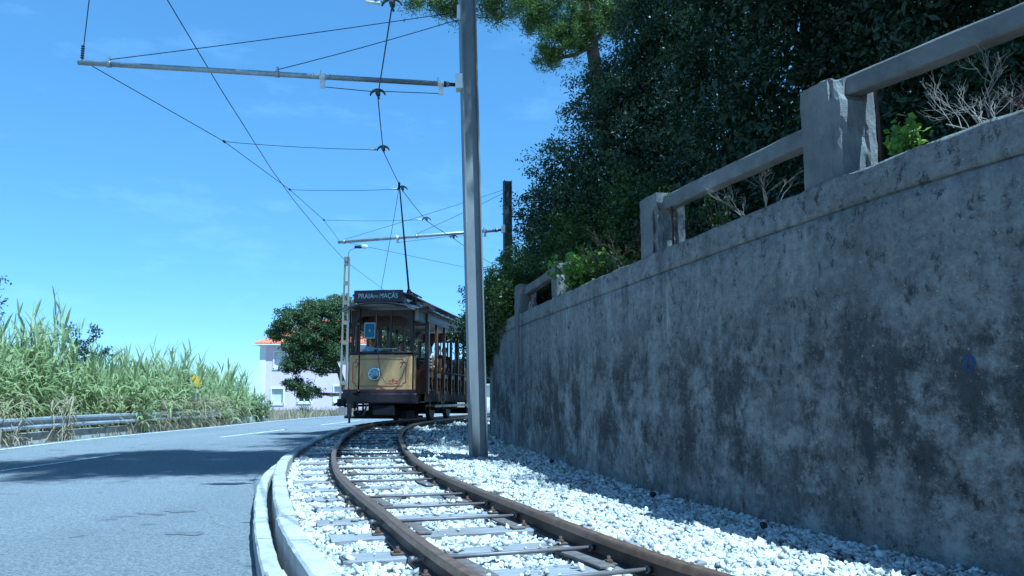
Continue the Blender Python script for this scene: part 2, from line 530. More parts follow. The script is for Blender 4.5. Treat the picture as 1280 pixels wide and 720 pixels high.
# ------------------------------------------------------------------ track
track = empty('tram_track', (TRACK.at(TRACK.s_at_y(4))[0][0], TRACK.at(TRACK.s_at_y(4))[0][1], BED))
track['kind'] = 'structure'
bpy.context.view_layer.update()
def put(o, parent):
    o.parent = parent
    o.matrix_parent_inverse = parent.matrix_world.inverted()
    return o
GA = 0.49
prof_low = [(-0.055, -0.128), (0.055, -0.128), (0.055, -0.118), (0.010, -0.103), (0.008, -0.040), (-0.008, -0.040), (-0.010, -0.103), (-0.055, -0.118)]
prof_head = [(-0.031, -0.040), (0.031, -0.040), (0.031, -0.011), (0.026, -0.002), (0.012, 0.0), (-0.012, 0.0), (-0.026, -0.002), (-0.031, -0.011)]
def sweep(name, path, off, prof, mat, s0, s1, step, z=0.0, smooth=False):
    b = MB()
    rings = []
    for s_ in np.arange(s0, s1, step):
        p, t, n = path.at(s_)
        zz = float(gz(p[1])) + z
        rings.append([b.bm.verts.new((p[0] + n[0] * (off + u), p[1] + n[1] * (off + u), zz + v)) for u, v in prof])
    k = len(prof)
    for i in range(len(rings) - 1):
        for j in range(k):
            b.bm.faces.new((rings[i][j], rings[i][(j + 1) % k], rings[i + 1][(j + 1) % k], rings[i + 1][j]))
    b.bm.faces.new(rings[0][::-1]); b.bm.faces.new(rings[-1])
    return b.build(name, mat)
for sgn in (-1, 1):
    r_ = put(sweep('rail', TRACK, sgn * GA, prof_low, RUST, 0.5, TRACK.L - 1, 0.3), track)
    put(sweep('rail_head', TRACK, sgn * GA, prof_head, RAILHEAD, 0.5, TRACK.L - 1, 0.3, 0.0005), r_)

# sleepers: a few worn shapes that share their meshes
def sleeper_mesh(seed):
    r_ = random.Random(seed)
    b = bmesh.new()
    Lh = 0.88 + r_.uniform(-0.05, 0.06); w = 0.115; h = 0.07
    nseg = 8
    rings = []
    for i in range(nseg + 1):
        x = -Lh + 2 * Lh * i / nseg
        jy = [r_.uniform(-0.007, 0.007) for _ in range(4)]; jz = [r_.uniform(-0.005, 0.004) for _ in range(4)]
        rings.append([b.verts.new((x, yy + jy[k], zz + jz[k])) for k, (yy, zz) in enumerate(((-w, -h), (w, -h), (w, h), (-w, h)))])
    for i in range(nseg):
        for j in range(4):
            b.faces.new((rings[i][j], rings[i][(j + 1) % 4], rings[i + 1][(j + 1) % 4], rings[i + 1][j]))
    b.faces.new(rings[0][::-1]); b.faces.new(rings[-1])
    bmesh.ops.recalc_face_normals(b, faces=b.faces[:])
    bmesh.ops.bevel(b, geom=[e for e in b.edges if abs((e.verts[0].co - e.verts[1].co).x) > 0.1], offset=0.008, segments=1, affect='EDGES')
    me = bpy.data.meshes.new('sleeper'); b.to_mesh(me); b.free()
    me.materials.append(WOOD)
    return me
SLM = [sleeper_mesh(40 + k) for k in range(7)]
rodm = MB(); rodm.tube([(-0.58, 0, 0), (0.53, 0, 0)], 0.0115, 8)
rodm.tube([(-0.575, 0, 0), (-0.55, 0, 0)], 0.020, 6); rodm.tube([(0.455, 0, 0), (0.475, 0, 0)], 0.020, 6)
rodm = rodm.mesh('tie_rod'); rodm.materials.append(simple('rod_steel', (0.16, 0.135, 0.13), 0.55, 0.5, 0.5))
clipm = MB(); clipm.box(-0.034, 0.034, -0.036, 0.036, 0.0, 0.011, 0.003); clipm.tube([(0, 0, 0.0), (0, 0, 0.045)], 0.010, 6); clipm.box(-0.017, 0.017, -0.017, 0.017, 0.012, 0.027, 0.003)
clipm = clipm.mesh('rail_clip'); clipm.materials.append(simple('rusty_clip', (0.10, 0.06, 0.04), 0.8, 0.3, 0.2, 0.4, 30))
strapm = MB(); strapm.box(-0.045, 0.045, -0.30, 0.30, 0.0, 0.014, 0.003); strapm = strapm.mesh('steel_strap')
strapm.materials.append(simple('strap_steel', (0.13, 0.105, 0.095), 0.75, 0.3, 0.3, 0.4, 12))
SLEEP_S = []
s_ = TRACK.s_at_y(2.0) - 1.6
k = 0
SL_TOP = -0.108
while s_ < TRACK.s_at_y(40):
    p, t, n = TRACK.at(s_)
    SLEEP_S.append(s_)
    zz = float(gz(p[1]))
    ang = math.atan2(n[1], n[0]) + rnd.uniform(-0.025, 0.025)
    o = link('sleeper', SLM[k % 7], None); o.location = (p[0], p[1], zz + SL_TOP - 0.07 + rnd.uniform(-0.004, 0.0)); o.rotation_euler = (0, 0, ang)
    if rnd.random() < 0.5: o.rotation_euler.z += math.pi
    put(o, track)
    if p[1] < 10:
        for off in (-GA - 0.085, -GA + 0.085, GA - 0.085, GA + 0.085):
            o = link('rail_clip', clipm, None); o.location = (p[0] + n[0] * off, p[1] + n[1] * off, zz + SL_TOP); o.rotation_euler = (0, 0, ang); put(o, track)
    if k % 2 == 0 and p[1] < 14:
        for off in (-0.30, 0.33):
            o = link('steel_strap', strapm, None); q = TRACK.at(s_ + 0.20)[0]
            o.location = (q[0] + n[0] * off, q[1] + n[1] * off, zz + SL_TOP + 0.003); o.rotation_euler = (0, 0, ang + 0.05); put(o, track)
    if k % 4 != 3 and p[1] < 22:
        q, t2, n2 = TRACK.at(s_ + 0.34)
        o = link('tie_rod', rodm, None); o.location = (q[0], q[1], zz - 0.080); o.rotation_euler = (0, 0, math.atan2(n2[1], n2[0]) + rnd.uniform(-0.02, 0.02)); put(o, track)
    s_ += 0.68 + rnd.uniform(-0.04, 0.04)
    k += 1

# ------------------------------------------------------------------ ballast stones
def stones(n, ylo, yhi, size, seed):
    g = np.random.default_rng(seed)
    y = g.uniform(ylo, yhi, n * 2)
    xl = np.interp(y, KERB.p[:, 1], KERB.p[:, 0]) + 0.17
    xr = np.interp(y, WALL.p[:, 1], WALL.p[:, 0]) + 0.02
    x = xl + (xr - xl) * g.uniform(0, 1, n * 2)
    # track coordinates
    P = TRACK.p; d = None
    # nearest path sample by y first, then refine
    best_s = np.zeros(len(x)); lat = np.full(len(x), 9.0)
    cy = np.interp(y, TRACK.p[:, 1], np.arange(len(TRACK.p)))
    for dk in range(-14, 15, 1):
        ii = np.clip((cy + dk).astype(int), 0, len(P) - 1)
        v = np.c_[x, y] - P[ii]
        dd = np.hypot(v[:, 0], v[:, 1])
        m_ = dd < abs(lat)
        sg = np.sign(v[:, 0] * TRACK.n[ii, 0] + v[:, 1] * TRACK.n[ii, 1])
        lat = np.where(m_, dd * sg, lat); best_s = np.where(m_, TRACK.s[ii], best_s)
    ss = np.array(SLEEP_S)
    near = np.abs(best_s[:, None] - ss[None, :]).min(axis=1)
    on_rail = np.abs(np.abs(lat) - GA) < 0.062 + size * 0.3
    on_sleeper = (near < 0.112 + size * 0.22) & (np.abs(lat) < 0.86)
    spill = g.uniform(0, 1, len(x)) < np.where((np.abs(lat) < 0.86) & (lat < 0.55), 0.045, np.where(lat >= 0.55, 0.55, 0.0)) 
    keep = ~on_rail & (~on_sleeper | spill)
    x, y, lat, on = x[keep][:n], y[keep][:n], lat[keep][:n], (on_sleeper & spill)[keep][:n]
    n = len(x)
    xr = np.interp(y, WALL.p[:, 1], WALL.p[:, 0]); xl = np.interp(y, KERB.p[:, 1], KERB.p[:, 0])
    u = (x - xl) / (xr - xl)
    lay = g.uniform(0, 1, n)
    z = gz(y) + BED - 0.020 + 0.015 * np.clip((u - 0.6) / 0.4, 0, 1) ** 2 + (lay - 0.62) * size * 0.95
    z = np.where(np.abs(lat) < 0.95, z - 0.010, z)
    z = np.where(on, gz(y) + SL_TOP + size * 0.25, z)
    # icosahedron
    ph = (1 + 5 ** 0.5) / 2
    ico = np.array([(-1, ph, 0), (1, ph, 0), (-1, -ph, 0), (1, -ph, 0), (0, -1, ph), (0, 1, ph), (0, -1, -ph), (0, 1, -ph), (ph, 0, -1), (ph, 0, 1), (-ph, 0, -1), (-ph, 0, 1)]) / 1.9
    icf = np.array([(0, 11, 5), (0, 5, 1), (0, 1, 7), (0, 7, 10), (0, 10, 11), (1, 5, 9), (5, 11, 4), (11, 10, 2), (10, 7, 6), (7, 1, 8), (3, 9, 4), (3, 4, 2), (3, 2, 6), (3, 6, 8), (3, 8, 9), (4, 9, 5), (2, 4, 11), (6, 2, 10), (8, 6, 7), (9, 8, 1)])
    sc = size * np.clip(g.lognormal(0, 0.34, (n, 1, 1)), 0.5, 1.55) * 0.5 * g.uniform(0.5, 1.3, (n, 1, 3))
    cube = np.array([(x_, y_, z_) for z_ in (-1, 1) for y_ in (-1, 1) for x_ in (-1, 1)]) * 0.72
    icf = np.array([(0, 2, 3, 1), (4, 5, 7, 6), (0, 1, 5, 4), (2, 6, 7, 3), (0, 4, 6, 2), (1, 3, 7, 5)])
    v = (cube[None] * (1 + g.uniform(-0.55, 0.25, (n, 8, 1))) + g.uniform(-0.30, 0.30, (n, 8, 3))) * sc
    # random rotation from quaternions
    q = g.normal(size=(n, 4)); q /= np.linalg.norm(q, axis=1)[:, None]
    a, b, c_, d_ = q.T
    M = np.stack([np.stack([1 - 2 * (c_ * c_ + d_ * d_), 2 * (b * c_ - d_ * a), 2 * (b * d_ + c_ * a)], -1),
                  np.stack([2 * (b * c_ + d_ * a), 1 - 2 * (b * b + d_ * d_), 2 * (c_ * d_ - b * a)], -1),
                  np.stack([2 * (b * d_ - c_ * a), 2 * (c_ * d_ + b * a), 1 - 2 * (b * b + c_ * c_)], -1)], 1)
    v = np.einsum('nij,nkj->nki', M, v)
    v[:, :, 2] *= 0.85
    v += np.stack([x, y, z], -1)[:, None, :]
    Fq = (icf[None] + (np.arange(n) * 8)[:, None, None]).reshape(-1, 4)
    return v.reshape(-1, 3), Fq
parts = [stones(29500, 2.6, 7.2, 0.037, 1), stones(20000, 7.2, 13.5, 0.046, 2), stones(6000, 13.5, 27, 0.080, 3)]
off = 0; VV = []; FF = []
for v, f_ in parts:
    VV.append(v); FF.append(f_ + off); off += len(v)
tag(link('ballast', npmesh('ballast', np.concatenate(VV), np.concatenate(FF)), STONE), 'white crushed stone ballast around the rails', 'ballast', kind='stuff')
# fallen cones and dark clods on the ballast at the wall foot
CLOD = simple('dark_clod', (0.045, 0.035, 0.028), 0.9, 0.1, 0, 0.4, 40)
for k, (x, y, r_) in enumerate(((1.33, 7.05, 0.028), (0.62, 10.3, 0.032), (1.75, 5.35, 0.028))):
    b = MB(); r2 = random.Random(k)
    rr = bmesh.ops.create_icosphere(b.bm, subdivisions=2, radius=r_)
    for v in b.bm.verts: v.co *= r2.uniform(0.75, 1.15); v.co.z *= 0.8
    o = b.build('pine_cone', CLOD); o.location = (x - 0.12, y, float(gz(y)) + BED + 0.05)
    tag(o, ('fallen pine cone on the ballast below the broken post', 'fallen pine cone on the ballast below the thin post', 'fallen pine cone on the ballast below the chipped post')[k], 'pine cone', 'pine cones on the ballast')

# ------------------------------------------------------------------ kerbs
def kerb_run(name, path, s0, s1, blk, prof, zoff, parent_name, seed):
    r_ = random.Random(seed)
    root = empty(parent_name, (*path.at(s0 + 1)[0], ROAD)); root['kind'] = 'structure'
    bpy.context.view_layer.update()
    s_ = s0
    while s_ < s1:
        Lb = blk * r_.uniform(0.92, 1.08); b = MB(); rings = []
        dz = r_.uniform(-0.004, 0.004); dx = r_.uniform(-0.005, 0.005)
        ns = 6
        for i in range(ns + 1):
            q = s_ + 0.004 + (Lb - 0.008) * i / ns
            p, t, n = path.at(min(q, path.L - 0.01)); zz = float(gz(p[1])) + zoff + dz
            sh = 0.006 if i in (0, ns) else 0.0
            rings.append([b.bm.verts.new((p[0] + n[0] * (u + dx + r_.uniform(-0.003, 0.003)), p[1] + n[1] * (u + dx), zz + v - (sh if v > -0.03 else 0) + r_.uniform(-0.002, 0.002))) for u, v in prof])
        kk = len(prof)
        for i in range(ns):
            for j in range(kk):
                b.bm.faces.new((rings[i][j], rings[i][(j + 1) % kk], rings[i + 1][(j + 1) % kk], rings[i + 1][j]))
        b.bm.faces.new(rings[0][::-1]); b.bm.faces.new(rings[-1])
        put(b.build(name, KERBM), root)
        s_ += Lb
    return root
# tall kerb that holds the ballast: top 0.16 m wide
KP = [(0.0, -0.30), (0.130, -0.30), (0.130, -0.012), (0.118, 0.0), (0.014, 0.0), (0.0, -0.014)]
kerb_run('kerb_stone', KERB, 0.3, KERB.s_at_y(40), 1.0, KP, -0.055, 'kerb', 5)
# low kerb between road and tall kerb, merging into it farther on
LOW = Path([(1.0, -1.6), (0.38, 0.2), (-0.15, 1.75), (-0.65, 2.95), (-1.22, 4.3), (-1.565, 5.25), (-2.035, 6.65), (-2.43, 7.95), (-2.80, 9.3), (-2.97, 10.1), (-3.06, 10.7), (-3.10, 11.3)], 0.1)
KL = [(-0.052, -0.25), (0.052, -0.25), (0.052, -0.012), (0.042, 0.0), (-0.040, 0.0), (-0.052, -0.014)]
kerb_run('kerb_stone', LOW, 0.3, LOW.L - 0.1, 1.0, KL, -0.15, 'low_kerb', 6)

# ------------------------------------------------------------------ retaining wall with its railing
wall = empty('retaining_wall', (*WALL.at(WALL.s_at_y(6))[0], BED))
tag(wall, 'tall stained grey concrete retaining wall with broken railing along the tracks', 'wall')
bpy.context.view_layer.update()
WTOP = 2.10
def top_z(y): return WTOP + 0.014 * max(0.0, min(8.0 - y, 5.5))     # the wall top climbs a little towards the near end
def wall_sheet(name, s0, s1, prof, step=0.12, jitter=0.004, seed=3, top_rag=0.0):
    """prof: (offset behind the face, z); verts get a little unevenness, uv = (metres along, z)"""
    g = np.random.default_rng(seed)
    ss = np.arange(s0, s1, step)
    nprof = len(prof)
    V = []; UV = []
    rag = 0
    for s_ in ss:
        p, t, n = WALL.at(s_)
        rag = 0.8 * rag + g.uniform(-1, 1) * top_rag
        low = 0.012 * math.sin(s_ * 1.7) + 0.01 * math.sin(s_ * 4.1 + 1)
        for (o, z) in prof:
            j = g.uniform(-jitter, jitter) + low * 0.4
            zz = z + (g.uniform(-jitter, jitter) + rag if z > WTOP - 0.03 else 0)
            V.append((p[0] + n[0] * (o + j), p[1] + n[1] * (o + j), zz + (float(gz(p[1])) if z < 0.3 else float(gz(p[1])) * 0.3 + (top_z(p[1]) - WTOP) * min(1.0, z / WTOP))))
            UV.append((s_, z + o * 1.0))
    idx = np.arange(len(V)).reshape(len(ss), nprof)
    Fq = np.c_[idx[:-1, :-1].ravel(), idx[:-1, 1:].ravel(), idx[1:, 1:].ravel(), idx[1:, :-1].ravel()]
    me = npmesh(name, V, Fq[:, ::-1])
    uvl = me.uv_layers.new(name='UVMap')
    li = np.zeros(len(me.loops), dtype=np.int32); me.loops.foreach_get('vertex_index', li)
    uvl.data.foreach_set('uv', np.array(UV, dtype=np.float32)[li].ravel())
    return link(name, me, WALLM)
prof = [(0.0, z) for z in np.linspace(-0.35, WTOP - 0.225, 24)] + [(0.018, WTOP - 0.212), (0.018, WTOP - 0.206)]
put(wall_sheet('wall_body', 0.4, WALL.L - 0.4, prof, jitter=0.0035), wall)
prof = [(0.018, WTOP - 0.206), (0.0, WTOP - 0.204)] + [(0.0, z) for z in np.linspace(WTOP - 0.17, WTOP - 0.02, 5)] + [(0.002, WTOP), (0.10, WTOP + 0.004), (0.24, WTOP), (0.36, WTOP - 0.01), (0.37, WTOP - 0.3)]
put(wall_sheet('coping', 0.4, WALL.L - 0.4, prof, jitter=0.004, seed=8, top_rag=0.006), wall)

# corner pilaster on the bend
p, t, n = WALL.at(WALL.s_at_y(13.15))
b = MB()
b.box(-0.13, 0.13, -0.02, 0.3, -0.4, WTOP + 0.12, 0.01, jit=0.004)
o = b.build('pilaster', POSTM); o.location = (p[0], p[1], 0); o.rotation_euler = (0, 0, math.atan2(n[1], n[0]) - math.pi / 2); put(o, wall)

def rough_post(w, d, h, seed, chips=()):
    """rough concrete post: local x along wall, y into the bank; chips = (corner sign x, sign y, z from, depth)"""
    b = MB()
    r_ = random.Random(seed)
    nx_, nz_ = 5, 9
    bm = b.bm
    bmesh.ops.create_cube(bm, size=1.0)
    bmesh.ops.subdivide_edges(bm, edges=bm.edges[:], cuts=11, use_grid_fill=True)
    for v in bm.verts:
        x, y, z = v.co
        tap = 1.0 - 0.06 * (z + 0.5)
        # round the vertical edges a little
        e = (abs(x) > 0.49) and (abs(y) > 0.49)
        k = 0.965 if e else 1.0
        kz = 0.985 if (abs(z) > 0.49 and (abs(x) > 0.49 or abs(y) > 0.49)) else 1.0
        v.co = Vector((x * w * tap * k, y * d * k, (z * kz + 0.5) * h))
        v.co += Vector((r_.uniform(-1, 1), r_.uniform(-1, 1), r_.uniform(-1, 1))) * 0.004
        v.co += Vector((math.sin(v.co.z * 9 + seed) * 0.003, math.sin(v.co.z * 7 + v.co.x * 9 + seed) * 0.003, 0))
        for (sx, sy, z0, z1, dep) in chips:
            if x * sx > 0.3 and (sy == 0 or y * sy > -0.2) and z0 * h <= v.co.z <= z1 * h:
                f = 0.55 + 0.25 * math.sin(v.co.z * 31 + seed) * math.sin(y * 9) + 0.2 * r_.random()
                v.co.x -= sx * dep * f
                if sy: v.co.y -= sy * dep * 0.6 * f
                if z1 >= 1: v.co.z -= dep * 0.5 * f
    return b
def wall_frame(y, into=0.16):
    s_ = WALL.s_at_y(y)
    p, t, n = WALL.at(s_)
    return p + n * into, math.atan2(t[1], t[0])
def add_post(y, w, d, h, seed, chips, into=0.16, lean=0.0):
    p, a = wall_frame(y, into)
    o = rough_post(w, d, h, seed, chips).build('railing_post', POSTM)
    o.location = (p[0], p[1], top_z(y) - 0.012 + 0.02 * (y > 9)); o.rotation_euler = (0, lean, a)
    return put(o, wall), p
# local +x of a post points away along the wall; chips on the -x side face the near end
add_post(2.0, 0.40, 0.30, 0.62, 1, ())
oA, pA = add_post(5.06, 0.40, 0.29, 0.70, 2, ((-1, 1, 0.80, 1.1, 0.055), (-1, 1, 0.0, 0.5, 0.03)))
oB, pB = add_post(7.55, 0.40, 0.30, 0.60, 3, ((-1, 1, 0.0, 0.75, 0.07),))
oD, pD = add_post(11.0, 0.30, 0.24, 0.52, 4, ((-1, 1, 0.6, 1.1, 0.05),))
oC, pC = add_post(13.25, 0.40, 0.30, 0.52, 5, ())
def beam(a, b, w=0.125, h=0.135, seed=0):
    a, b = Vector(a), Vector(b)
    L_ = (b - a).length
    bb = MB()
    bb.box(-L_ / 2, L_ / 2, -w / 2, w / 2, -h / 2, h / 2, 0.020)
    bmesh.ops.subdivide_edges(bb.bm, edges=[e for e in bb.bm.edges if abs((e.verts[0].co - e.verts[1].co).x) > 0.5], cuts=10)
    r_ = random.Random(seed)
    for v in bb.bm.verts: v.co += Vector((0, r_.uniform(-1, 1), r_.uniform(-1, 1))) * 0.004
    o = bb.build('railing_beam', POSTM)
    d = (b - a).normalized()
    yax = Vector((0, 0, 1)).cross(d).normalized(); zax = d.cross(yax)
    Mx = Matrix((d, yax, zax)).transposed().to_4x4(); Mx.translation = (a + b) / 2
    o.matrix_world = Mx
    bpy.context.view_layer.update()
    return put(o, wall)
p0, _ = wall_frame(2.0)
beam((p0[0], p0[1], 2.68), (pA[0] - 0.01, pA[1] + 0.02, 2.775), seed=1)
beam((pA[0], pA[1], 2.555), (pB[0] - 0.02, pB[1] + 0.03, 2.605), seed=2)
beam((pD[0] + 0.02, pD[1], 2.56), (pC[0], pC[1] - 0.04, 2.50), 0.13, 0.13, seed=3)
# bent rusty bars left in the broken posts
RBAR = simple('rusty_bar', (0.075, 0.035, 0.03), 0.85, 0.2, 0.1, 0.4, 30)
for (pp, yy, s1) in ((pA, 4.74, 1), (pB, 7.27, 2)):
    b = MB(); b.tube([(0, 0, 0.0), (0.004, 0.01, 0.22), (-0.006, 0.0, 0.5)], 0.010, 6)
    o = b.build('reinforcing_bar', RBAR); q, a = wall_frame(yy - 0.02, 0.12)
    o.location = (q[0], q[1], top_z(yy) - 0.01); put(o, wall)
# chalked blue ring on the wall
b = MB()
sR = WALL.s_at_y(4.12); p, t, n = WALL.at(sR)
ring = [((0.026 + 0.010 * math.sin(2.3 * a)) * math.cos(a), (0.032 + 0.010 * math.sin(1.7 * a)) * math.sin(a)) for a in np.linspace(0, 5.3 * math.pi, 60)]
b.tube([(p[0] + t[0] * u - n[0] * 0.006, p[1] + t[1] * u - n[1] * 0.006, 0.93 + v) for u, v in ring], 0.0028, 5)
o = b.build('chalk_ring', simple('blue_chalk', (0.055, 0.095, 0.22), 0.9)); put(o, wall)

# ------------------------------------------------------------------ bank behind the wall
m = Mat('bank_soil', 0.97, 0.05)
m.color(m.ramp(m.noise(2.0, 6, 0.7, 'pos'), [(0.3, (0.035, 0.026, 0.017)), (0.55, (0.075, 0.058, 0.035)), (0.75, (0.04, 0.05, 0.02))])).bump(m.noise(15, 6, 0.7, 'pos'), 0.8, 0.08)
BANK = m.m
def bank_z(off): return WTOP - 0.16 + 0.16 * min(off, 3) + 0.16 * max(0, min(off, 40) - 3)
rows = []
for s_ in np.arange(0.5, WALL.L - 0.5, 0.5):
    p, t, n = WALL.at(s_)
    nn = np.array([0.96, 0.28]) if p[1] > 14 else n
    nn = nn / np.linalg.norm(nn)
    rows.append([(p[0] + (n[0] if o < 1 else nn[0]) * o, p[1] + (n[1] if o < 1 else nn[1]) * o, bank_z(o) + (0.05 * math.sin(s_ * 2.3 + o) if o > 0.3 else 0)) for o in (0.3, 0.6, 1.0, 1.8, 3, 5, 8, 14, 25, 45)])
mb = MB(); mb.sheet(rows)
tag(mb.build('hillside', BANK), kind='structure')

# ------------------------------------------------------------------ vegetation
BARK = Mat('bark', 0.95, 0.1)
_f = BARK.noise(9, 6, 0.7, 'pos', (1, 1, 0.25))
BARK.color(BARK.ramp(_f, [(0.3, (0.045, 0.033, 0.025)), (0.7, (0.16, 0.12, 0.09))])).bump(_f, 0.9, 0.05)
BARK = BARK.m
PINEBARK = simple('pine_bark', (0.17, 0.12, 0.095), 0.95, 0.1, 0, 0.45, 9, 0.8)
TWIG = simple('dead_twig', (0.26, 0.215, 0.18), 0.9, 0.1, 0, 0.3, 12)
TWIG2 = simple('brown_twig', (0.13, 0.075, 0.06), 0.9, 0.1, 0, 0.3, 12)
OAKLEAF = leaf_mat('evergreen_leaf', (0.012, 0.022, 0.009), (0.048, 0.072, 0.022), 0.18, 0.9, 0.45, 0.5)
GREYLEAF = leaf_mat('grey_green_leaf', (0.026, 0.045, 0.022), (0.090, 0.120, 0.050), 0.22, 1.1, 0.45, 0.5)
LAUREL = leaf_mat('laurel_leaf', (0.026, 0.046, 0.009), (0.105, 0.140, 0.022), 0.32, 1.3, 0.42, 0.5)
IVY = leaf_mat('ivy_leaf', (0.08, 0.14, 0.015), (0.26, 0.36, 0.05), 0.45, 2.5, 0.45, 0.45)
PINENEEDLE = leaf_mat('pine_needle', (0.055, 0.085, 0.014), (0.165, 0.225, 0.045), 0.30, 0.9, 0.5, 0.4)
FARLEAF = leaf_mat('far_tree_leaf', (0.038, 0.064, 0.022), (0.115, 0.150, 0.055), 0.25, 0.5, 0.6, 0.3)
BLUELEAF = leaf_mat('blue_green_leaf', (0.045, 0.075, 0.065), (0.090, 0.125, 0.105), 0.25, 2.0)
REEDLEAF = leaf_mat('reed_leaf', (0.15, 0.20, 0.065), (0.42, 0.45, 0.21), 0.42, 0.7, 0.5, 0.4)
DRYLEAF = leaf_mat('dry_reed_leaf', (0.22, 0.17, 0.10), (0.42, 0.35, 0.23), 0.35, 1.2, 0.7, 0.2)

def leaves(C, L_, W_, g, up=0.35, mode='quad'):
    """one diamond-shaped leaf per row of C, in random directions; returns V, F"""
    n = len(C)
    u = g.normal(size=(n, 3)); u /= np.linalg.norm(u, axis=1)[:, None]
    w = g.normal(size=(n, 3)) + np.array([0, 0, up * 2])
    v = np.cross(w, u); v /= np.linalg.norm(v, axis=1)[:, None] + 1e-9
    l = (L_ * g.uniform(0.65, 1.3, (n, 1))) / 2; wd = (W_ * g.uniform(0.7, 1.25, (n, 1))) / 2
    nrm = np.cross(u, v)
    V = np.stack([C - u * l, C + v * wd - u * l * 0.1 + nrm * wd * 0.35, C + u * l, C - v * wd - u * l * 0.1 + nrm * wd * 0.35], 1)
    F_ = np.arange(n * 4).reshape(n, 4)
    return V.reshape(-1, 3), F_

def lobe_clusters(lobes, dens, g, shell=0.5):
    """cluster centres spread through uneven ellipsoids, more of them near the surface"""
    out = []
    for (cx, cy, cz, rx, ry, rz) in lobes:
        n = int(dens * (rx * ry * rz) ** (2 / 3.0))
        d = g.normal(size=(n, 3)); d /= np.linalg.norm(d, axis=1)[:, None]
        r_ = shell + (1 - shell) * g.uniform(0, 1, (n, 1)) ** 0.6
        # uneven outline
        bump = 1 + 0.16 * np.sin(d[:, :1] * 5 + cx) * np.cos(d[:, 1:2] * 4 + cy) + 0.12 * np.sin(d[:, 2:3] * 7 + cz) + g.normal(size=(n, 1)) * 0.06
        out.append(np.array([cx, cy, cz]) + d * r_ * bump * np.array([rx, ry, rz]))
    return np.concatenate(out)

def make_tree(name, label, cat, trunk, lobes, dens, per, leaf, crad, lmat, bmat, seed, group=None, shell=0.5, twigs=50, needle=False, up=0.35, clip=None, limbs=True, core=0):
    g = np.random.default_rng(seed); r_ = random.Random(seed)
    root = empty(name, trunk[0][:3])
    tag(root, label, cat, group)
    bpy.context.view_layer.update()
    C = lobe_clusters(lobes, dens, g, shell)
    if clip is not None: C = C[clip(C)]
    b = MB()
    b.tube([t[:3] for t in trunk], [t[3] for t in trunk], 10)
    top = Vector(trunk[-1][:3]); T = [Vector(t[:3]) for t in trunk]
    if limbs:
        for k, lb in enumerate(lobes):
            c = Vector(lb[:3])
            a = min(T[max(0, len(T) // 2 - 1):], key=lambda q: (q - c).length + max(0, q.z - c.z) * 0.7)
            mid = (a + c) / 2 + Vector((r_.uniform(-0.15, 0.15), r_.uniform(-0.15, 0.15), -0.08)) * (c - a).length
            r0 = trunk[-1][3] * 0.7
            b.tube([a, mid, c], [r0, r0 * 0.7, r0 * 0.35], 7)
            d = np.linalg.norm(C - np.array(lb[:3]), axis=1)
            cand = np.argsort(d)[:max(10, int(len(C) / max(1, len(lobes)) * 0.9))]
            for _ in range(int(twigs / max(1, len(lobes))) + 1):
                e = Vector(C[r_.choice(list(cand))])
                s0 = mid.lerp(c, r_.uniform(0.3, 1))
                m2 = (s0 + e) / 2 + Vector((r_.uniform(-1, 1), r_.uniform(-1, 1), r_.uniform(-0.5, 1))) * 0.1 * (e - s0).length
                b.tube([s0, m2, e], [r0 * 0.28, r0 * 0.18, r0 * 0.07], 5, cap=False)
    o = b.build('trunk', bmat); put(o, root)
    n = len(C)
    cr = crad * g.uniform(0.55, 1.25, (n, 1, 1))
    dd = g.normal(size=(n, per, 3)); dd /= np.linalg.norm(dd, axis=2)[:, :, None]
    P = C[:, None, :] + dd * g.uniform(0, 1, (n, per, 1)) ** 0.45 * cr * np.array([1, 1, 0.75]) * 0.85
    if needle:
        # needles stand out round the tip of a twig
        dirs = P - C[:, None, :]
        dirs /= np.linalg.norm(dirs, axis=2)[:, :, None] + 1e-9
        Cn = np.repeat(C[:, None, :], per, 1) + g.normal(size=(n, per, 3)) * cr * 0.42
        Cn = Cn.reshape(-1, 3); u = dirs.reshape(-1, 3) + np.array([0, 0, 0.35])
        u /= np.linalg.norm(u, axis=1)[:, None]
        v = np.cross(u, g.normal(size=u.shape)); v /= np.linalg.norm(v, axis=1)[:, None]
        l = leaf[0] * g.uniform(0.7, 1.2, (len(u), 1)); w = leaf[1] * 0.5
        V = np.stack([Cn - v * w * 0.4, Cn + u * l * 0.6 - v * w, Cn + u * l, Cn + u * l * 0.6 + v * w], 1).reshape(-1, 3)
        F_ = np.arange(len(V)).reshape(-1, 4)
    else:
        V, F_ = leaves(P.reshape(-1, 3), leaf[0], leaf[1], g, up)
        if core:      # larger inner leaves that close the crown
            Q = []
            for (cx, cy, cz, rx, ry, rz) in lobes:
                nq = int(core * (rx * ry * rz) ** (2 / 3.0)); d = g.normal(size=(nq, 3)); d /= np.linalg.norm(d, axis=1)[:, None]
                Q.append(np.array([cx, cy, cz]) + d * g.uniform(0, 1, (nq, 1)) ** 0.5 * 0.80 * np.array([rx, ry, rz]))
            V2, F2 = leaves(np.concatenate(Q), 0.145, 0.078, g, up)
            F_ = np.concatenate([F_, F2 + len(V)]); V = np.concatenate([V, V2])
    o = link('crown', npmesh('crown', V, F_), lmat); put(o, root)
    return root

